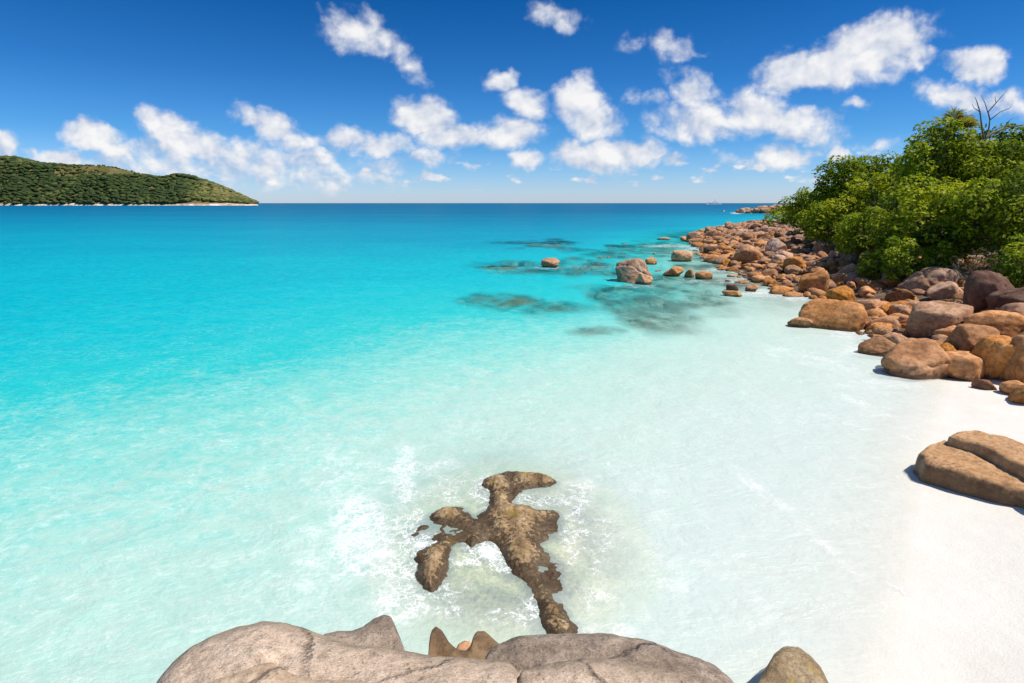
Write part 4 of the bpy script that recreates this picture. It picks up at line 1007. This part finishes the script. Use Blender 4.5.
def tree(box, Y, label, seed, mat=M_LEAF, leaf=.20, cover=.75, nl=16, name='tree', cat='tree', flat=.75, tint=.45, group='trees and shrubs on the headland', lobe=.36, trunk_r=.16, depth_r=.8):
    rng = np.random.default_rng(seed); nl = int(nl * 2.1); lobe = lobe * .74
    x0, y0, x1, y1 = box
    X0, zt = at_depth((x0 + x1) / 2, y0, Y); _, zb = at_depth((x0 + x1) / 2, y1, Y)
    dpt = Y * cp + 3 * sp_
    rx = (x1 - x0) / 2 / F * dpt; ry = rx * depth_r
    gz = float(terrain(X0, Y))
    zb = gz - .1 if name == 'shrub' else max(zb, gz + .05)
    rz = (zt - zb) / 2; cz = (zt + zb) / 2
    root = empty(name, (X0, Y, gz - .1)); tag(root, label, cat, group)
    O = np.array([X0, Y, gz - .1])
    lobes = []
    for i in range(nl):
        # spread over the ellipsoid evenly, biased outward
        g = (i + .5) / nl; th = 2.39996 * i + rng.uniform(-.3, .3)
        zz = 1 - (1.95 if name == 'shrub' else 1.8) * g; rr = math.sqrt(max(0, 1 - zz * zz))
        q = rng.uniform(.52, .95)
        c = np.array([X0 + rx * q * rr * math.cos(th), Y + ry * q * rr * math.sin(th), cz + rz * q * zz])
        R = lobe * min(rx, 1.3 * rz) * rng.uniform(.75, 1.25)
        lobes.append((c, (R * 1.15, R * 1.1, R * flat), float(np.clip(tint + rng.normal(0, .22), 0, 1))))
    lobes.append((np.array([X0, Y, cz]), (rx * .60, ry * .60, rz * .60), tint))
    co, f, T = leaf_cloud(lobes, rng, leaf * 1.18, cover * .95)
    co[:, 2] = np.maximum(co[:, 2], gz + .02)
    make_obj('crown', co - O, f, mat, root, smooth=False, attrs={'tint': T})
    base = np.array([X0 + rng.uniform(-.3, .3), Y, gz - .1])
    fork = np.array([X0, Y, gz + (cz - gz) * .55])
    paths = [limb_path(base, fork, trunk_r, trunk_r * .7, rng, 6, 0.0)]
    for c, R, _ in lobes[:nl]:
        paths.append(limb_path(fork, c + np.array([0, 0, R[2] * .3]), trunk_r * .45, trunk_r * .08, rng, 6, .05))
    V, Fc = tubes(paths, 6)
    make_obj('trunk', np.array([v[:] for v in V]) - O, Fc, M_BARK, root)
    return root
TREES = [
    ((908, 120, 972, 196), 37.5, 'bushy tree wrapped around the foot of the palm', dict(nl=14, leaf=.21, seed=13, tint=.55)),
    ((962, 134, 1044, 226), 36, 'leafy tree hiding the foot of the dead tree', dict(nl=16, leaf=.20, seed=14, tint=.5)),
    ((764, 205, 812, 236), 74, 'low bushy tree at the seaward tip of the grove', dict(nl=9, leaf=.30, seed=1, tint=.6)),
    ((786, 186, 848, 243), 60, 'rounded tree second from the seaward tip of the grove', dict(nl=14, leaf=.27, seed=2, tint=.55)),
    ((820, 149, 906, 246), 50, 'broad domed tree with the highest crown on the seaward half of the grove', dict(nl=22, leaf=.24, seed=3, tint=.5)),
    ((802, 198, 858, 272), 44, 'low spreading tree overhanging the boulders in front of the broad domed tree', dict(nl=14, leaf=.22, seed=4, tint=.6)),
    ((838, 208, 900, 290), 36, 'dense leafy tree reaching down to the boulders in the middle of the grove', dict(nl=16, leaf=.19, seed=5, tint=.62)),
    ((880, 150, 958, 246), 45, 'dark tree filling the dip between the two high crowns', dict(nl=16, leaf=.23, seed=6, tint=.4)),
    ((912, 128, 1004, 226), 40, 'tall tree crowned by the palm', dict(nl=20, leaf=.22, seed=7, tint=.5)),
    ((985, 114, 1090, 220), 38, 'tall tree at the frame edge behind the dead branches', dict(nl=18, leaf=.21, seed=8, tint=.42)),
    ((888, 178, 984, 276), 32, 'leafy tree with bright sunlit tiers above the green shrubs', dict(nl=20, leaf=.18, seed=9, tint=.58)),
    ((962, 168, 1070, 268), 29, 'large dark tree at the frame edge above the dry brush', dict(nl=18, leaf=.17, seed=10, tint=.42)),
    ((845, 170, 900, 225), 44, 'yellowish crown leaning out of the broad domed tree', dict(nl=10, leaf=.22, seed=11, tint=.7)),
    ((1060, 130, 1180, 270), 34, 'tree beyond the frame edge', dict(nl=12, leaf=.24, seed=12, tint=.45)),
]
for box, Y, label, kw in TREES[:-1]: tree(box, Y, label, **kw)
SHRUBS = [
    ((884, 236, 926, 272), 30, 'bright green shrub above the pale pink boulder, left of the pair', dict(seed=21, tint=.65)),
    ((924, 234, 962, 270), 29.5, 'bright green shrub right of the pair, next to the dry brush', dict(seed=22, tint=.6)),
    ((1004, 232, 1070, 284), 23.5, 'leafy shrub at the frame edge above the dark boulders', dict(seed=23, tint=.4)),
    ((858, 250, 890, 270), 32, 'low yellow green shrub behind the heap', dict(seed=24, tint=.75)),
]
for box, Y, label, kw in SHRUBS: tree(box, Y, label, mat=M_LEAF2, leaf=.14, nl=11, name='shrub', cat='shrub', trunk_r=.05, cover=.8, **kw)

def twig_tree(rng, base, up, L, r, depth_, paths, spread=.75, shrink=.68, n=3):
    base = np.array(base, float); up = np.array(up, float) / np.linalg.norm(up)
    bend = rng.normal(0, .12, 3) * L
    p1 = base + up * L
    mid = (base + p1) / 2 + bend
    paths.append([(*base, r), (*mid, r * .85), (*p1, r * .65)])
    if depth_ == 0: return
    for i in range(n if depth_ > 1 else 2):
        d = up + rng.normal(0, spread, 3); d[2] += .12
        twig_tree(rng, p1 if i else mid, d, L * shrink * rng.uniform(.8, 1.2), r * .58, depth_ - 1, paths, spread, shrink, n)
# dry, half leafless brush
def dry_bush(box, Y, label, seed, leaves=.12):
    rng = np.random.default_rng(seed)
    x0, y0, x1, y1 = box
    X0, zt = at_depth((x0 + x1) / 2, y0, Y)
    _, zb = at_depth((x0 + x1) / 2, y1, Y)
    root = empty('dry_bush', (X0, Y, zb)); tag(root, label, 'bush')
    h = zt - zb; paths = []
    for i in range(12):
        twig_tree(rng, (rng.uniform(-.5, .5) * h * .7, rng.uniform(-.4, .4) * h * .5, 0), (rng.normal(0, .6), rng.normal(0, .5), 1), h * .40, .022, 3, paths)
    V, Fc = tubes(paths, 4)
    make_obj('stems', [v[:] for v in V], Fc, M_DEADWOOD, root)
    lobes = [(np.array([rng.uniform(-.6, .6) * h, rng.uniform(-.3, .3) * h, rng.uniform(.25, .85) * h]), (h * .3, h * .3, h * .2), .5) for _ in range(5)]
    co, f, T = leaf_cloud(lobes, rng, .13, leaves)
    make_obj('foliage', co, f, M_DRYLEAF, root, smooth=False, attrs={'tint': T})
dry_bush((960, 246, 1006, 286), 24.5, 'dry brown half leafless brush between the green shrubs', 31)
dry_bush((880, 186, 908, 218), 39, 'bare grey twiggy bush caught in the face of the grove', 32, .03)

# the dead tree standing out over the grove
def dead_tree():
    Y = 37.0
    gx, _ = at_depth(990, 200, Y); gz = float(terrain(gx, Y))
    root = empty('dead_tree', (gx, Y, gz)); tag(root, 'dead tree with bare dark branches against the sky above the grove', 'tree')
    O = np.array([gx, Y, gz])
    def P(a, b, r, dy=0.0):
        x, z = at_depth(a, b, Y + dy); return (x - O[0], dy, z - O[2], r)
    make_obj('trunk', *(lambda vf: ([v[:] for v in vf[0]], vf[1]))(tubes([[(0, 0, 0, .17), P(988, 190, .14), P(984, 150, .11), P(983, 142, .10)]], 8)), M_DEADWOOD, root)
    br = [
        [P(983, 143, .09), P(990, 134, .08, .3), P(1003, 129, .07, .4), P(1016, 126, .05, .5), P(1028, 124, .03, .6)],
        [P(984, 142, .08), P(982, 128, .06), P(980, 112, .05), P(977, 102, .03), P(975, 97, .015)],
        [P(990, 120, .05, .2), P(988, 112, .045), P(996, 103, .035), P(1002, 96, .025), P(1008, 89, .012)],
        [P(984, 140, .06), P(989, 128, .055, .2), P(990, 119, .05, .2)], [P(988, 113, .035), P(985, 103, .025), P(981, 95, .012)],
        [P(996, 103, .025), P(995, 97, .015), P(997, 93, .008)], [P(990, 120, .04, .2), P(1000, 112, .03, .2), P(1010, 108, .02, .2), P(1013, 103, .01, .2)],
        [P(980, 112, .03), P(974, 108, .02), P(972, 104, .01)], [P(1003, 129, .04, .4), P(1010, 120, .025, .4), P(1015, 117, .012, .4)],
    ]
    for b in br:
        b = [(*q[:3], q[3] * .82) for q in b]
        V, Fc = tubes([b], 6); make_obj('branch', [v[:] for v in V], Fc, M_DEADWOOD, root)
dead_tree()

# the palm on top of the grove
def palm():
    rng = np.random.default_rng(5)
    Y = 38.5
    x, z = at_depth(953, 131, Y); gz = float(terrain(x, Y))
    root = empty('palm_tree', (x, Y, gz)); tag(root, 'palm with yellow green fan of stiff fronds at the top of the grove', 'palm')
    top = z - gz
    V, Fc = tubes([[(0.2, 0, 0, .16), (.1, 0, top * .4, .13), (0, 0, top * .8, .11), (0, 0, top, .12)]], 10)
    make_obj('trunk', [v[:] for v in V], Fc, M_BARK, root)
    for i in range(26):
        az = 2.39996 * i; el = math.radians(rng.uniform(-25, 75)); L = rng.uniform(1.3, 1.9)
        d = np.array([math.cos(az) * math.cos(el), math.sin(az) * math.cos(el), math.sin(el)])
        side = np.cross(d, (0, 0, 1)); side /= np.linalg.norm(side); nrm = np.cross(side, d)
        C, Q, T = [], [], []
        stalk = L * .45
        sp = tubes([[(0, 0, top, .025), (*(np.array([0, 0, top]) + d * stalk), .018)]], 5)
        co = [v[:] for v in sp[0]]; fc = list(sp[1]); tt = [.3] * len(co)
        hub = np.array([0, 0, top]) + d * stalk
        for k in range(19):                       # a fan of stiff pleated leaflets
            a = math.radians(-105 + 210 * k / 18)
            e = d * math.cos(a) + side * math.sin(a) + nrm * rng.normal(0, .05)
            w = np.cross(e, nrm) * .045; Lk = L * .62 * (1 - .25 * abs(a) / 1.8) * rng.uniform(.85, 1.1)
            b = len(co); drop = np.array([0, 0, -.22 * Lk])
            co += [tuple(hub - w * .3), tuple(hub + e * Lk * .55 + w + nrm * .02), tuple(hub + e * Lk + drop), tuple(hub + e * Lk * .55 - w - nrm * .02)]
            fc.append((b, b + 1, b + 2, b + 3)); tt += [float(np.clip(.55 + rng.normal(0, .2), 0, 1))] * 4
        make_obj('frond', co, fc, M_PALM, root, smooth=False, attrs={'tint': tt})
palm()

# ------------------------------------------------------------------ the far island
HILL_TOP = [(-260, 153), (-120, 152), (-60, 156), (0, 161), (24, 162), (40, 165), (53, 167), (76, 168), (92, 168), (111, 168), (132, 172), (148, 176), (166, 179.5), (174, 178), (182, 176.5), (195, 179), (211, 184), (227, 190), (243, 197.5), (250, 200.8), (255, 202.4), (258, 204.6)]
def hill_height(X, Y):
    """front shore at Y=1200, crest about 210 m farther back."""
    px = 512 + F * X / (Y * cp)
    py = np.interp(px, [p[0] for p in HILL_TOP], [p[1] for p in HILL_TOP])
    top = np.maximum((203.0 - py) / F / cp * 1410 + 4.0, 0) * 0.97
    shore = 1200 + 14 * np.sin(X * .012) + 18 * fbm(X * .01, Y * 0, 0, 2, 61)
    v = (Y - shore) / 205.0
    prof = np.where(v < 1, np.sin(np.clip(v, -.2, 1) * math.pi / 2), np.cos(np.clip((v - 1) / 2.2, 0, 1) * math.pi / 2) - .02)
    z = top * prof
    z = z + np.clip(top / 60, 0, 1) * np.clip(prof * 1.5, 0, 1) * (15 * fbm(X * .011, Y * .011, 0, 4, 66)) * (prof < .93)
    return np.where(top < 0.5, -2 + 0 * z, z), prof
def build_island():
    xs = np.linspace(-1900, -520, 460); ys = np.linspace(1170, 1860, 120)
    X, Y = np.meshgrid(xs, ys, indexing='ij')
    Z, pr = hill_height(X, Y); Z = np.where(Z < 0.0, -3, Z)
    m, t, out = new_mat('hill_ground')
    g = t.node('ShaderNodeNewGeometry'); pos = g.outputs['Position']
    sx = t.node('ShaderNodeSeparateXYZ'); t.link(pos, sx.inputs[0])
    n = t.noise(pos, .03, 6, .65)
    c = t.ramp(n, [(.35, (0.085, 0.085, 0.03)), (.55, (0.15, 0.125, 0.05)), (.7, (0.26, 0.16, 0.09))])
    shore = t.maprange(t.math('ADD', sx.outputs[2], t.math('MULTIPLY', n, 6)), 5.5, 8.5, 1, 0)
    c = t.mix(shore, c, t.ramp(t.noise(pos, .08, 4, .7), [(.35, (0.30, 0.19, 0.13)), (.5, (0.52, 0.42, 0.33)), (.62, (0.75, 0.70, 0.62))]))
    b = t.node('ShaderNodeBsdfDiffuse'); t.link(c, b.inputs[0]); t.link(b.outputs[0], out.inputs[0])
    o = make_obj('hill', np.stack([X, Y, Z], -1).reshape(-1, 3), grid_faces(len(xs), len(ys)), m); tag(o, kind='structure')
    # forest: far-off wood that reads as one mass
    rng = np.random.default_rng(12)
    n = 15000
    X = rng.uniform(-1850, -520, n); Y = 1200 + rng.uniform(0, 1, n) ** 1.2 * 280
    Z, pr = hill_height(X, Y)
    px = 512 + F * X / (Y * cp)
    crest = np.clip((pr - .62) / .3, 0, 1) * np.clip((px - 40) / 60, 0, 1) * np.clip((185 - px) / 40, 0, 1)
    pn = fbm(X * .008, Y * .008, 0, 3, 91)
    keep = (Z > 3.2) & (px > -130) & (rng.random(n) > crest * .78 + np.clip(pn - .25, 0, .4))
    X, Y, Z, crest, pn = X[keep], Y[keep], Z[keep], crest[keep], pn[keep]
    print('forest clumps', len(X))
    v, f = ico(2); nv, nf = len(v), len(f)
    R = rng.uniform(1.5, 2.6, len(X)) ** 1.9 * (1 - .5 * crest)
    jit = 1 + rng.normal(0, .20, (len(X), nv, 1))
    co = v[None] * jit * R[:, None, None] * np.array([1.15, 1.15, .6])
    co += np.stack([X, Y, Z + R * .45], -1)[:, None, :]
    fa = (f[None] + (np.arange(len(X)) * nv)[:, None, None]).reshape(-1, 3)
    T = np.clip(.36 + .5 * crest + 1.1 * pn + rng.normal(0, .20, len(X)), 0, 1)
    mt = mat_leaf('far_forest_leaves', (0.060, 0.095, 0.030), (0.14, 0.17, 0.05), (0.30, 0.275, 0.10))
    o = make_obj('forest', co.reshape(-1, 3), fa, mt, smooth=False, attrs={'tint': np.repeat(T, nv)})
    tag(o, 'dense green forest covering the far island', 'forest', kind='stuff')
build_island()

# ------------------------------------------------------------------ boats
M_HULL = mat_plain('white_hull', (0.80, 0.80, 0.80), .35, .03); M_GLASS = mat_plain('dark_window_glass', (0.03, 0.04, 0.06), .15, .1)
M_GREYP = mat_plain('grey_mast_paint', (0.25, 0.26, 0.28), .5, .05)
def loft_hull(L, B, Hh, n=15):
    V, Fc = [], []
    for i in range(n):
        t = i / (n - 1); x = -L / 2 + L * t
        w = B / 2 * (1 - max(0, (t - .55) / .45) ** 2.2) * (.85 + .15 * min(1, t * 4)) + .01
        sheer = Hh * (1 + .35 * t ** 2)
        V += [(x, -w, sheer), (x + L * .03 * t, -w * .8, 0), (x, 0, -Hh * .35), (x + L * .03 * t, w * .8, 0), (x, w, sheer)]
    for i in range(n - 1):
        for k in range(4): Fc.append((i * 5 + k, i * 5 + k + 1, i * 5 + k + 6, i * 5 + k + 5))
        Fc.append((i * 5 + 4, i * 5, i * 5 + 5, i * 5 + 9))
    Fc.append((0, 1, 2, 3, 4)); b = (n - 1) * 5; Fc.append((b + 4, b + 3, b + 2, b + 1, b))
    return V, Fc
def house(x0, x1, w, z0, z1, rake=1.0):
    V = [(x0, -w, z0), (x1, -w, z0), (x1, w, z0), (x0, w, z0), (x0 + .3 * rake, -w * .92, z1), (x1 - rake * 1.6, -w * .92, z1), (x1 - rake * 1.6, w * .92, z1), (x0 + .3 * rake, w * .92, z1)]
    return V, [(0, 3, 2, 1), (4, 5, 6, 7), (0, 1, 5, 4), (1, 2, 6, 5), (2, 3, 7, 6), (3, 0, 4, 7)]
def build_boats():
    Y = 2100.0; X, _ = at_depth(714, 203, Y)
    r = empty('motor_yacht', (X, Y, 0)); tag(r, 'large white motor yacht on the horizon', 'yacht')
    r.rotation_euler = (0, 0, math.radians(200))
    make_obj('hull', *loft_hull(62, 11, 5.2), M_HULL, r, smooth=False)
    make_obj('cabin', *house(-24, 20, 4.8, 5.2, 8.6, 2), M_HULL, r, smooth=False)
    make_obj('cabin', *house(-18, 13, 4.2, 8.6, 11.6, 2), M_HULL, r, smooth=False)
    make_obj('bridge', *house(-8, 7, 3.6, 11.6, 14.2, 1.8), M_HULL, r, smooth=False)
    for a, b, w, z in ((-20, 15, 4.83, 6.3), (-14, 8, 4.23, 9.6), (-5, 3, 3.63, 12.4)):
        make_obj('window_band', *house(a, b, w, z, z + 1.1, .3), M_GLASS, r, smooth=False)
    V, Fc = tubes([[(-2, 0, 14, .5), (-3, 0, 19, .25)], [(-5, -2.2, 16.5, .2), (-1, 2.2, 16.5, .2)]], 6)
    make_obj('mast', [v[:] for v in V], Fc, M_GREYP, r)
    X, Y = map(float, ground(722, 211.5))
    r = empty('small_boat', (X, Y, 0)); tag(r, 'tiny white boat on the blue water off the far point', 'boat')
    make_obj('hull', *loft_hull(2.9, 1.1, .5), M_HULL, r, smooth=False)
    make_obj('windscreen', *house(-.2, .5, .42, .52, .95, .2), M_GLASS, r, smooth=False)
build_boats()
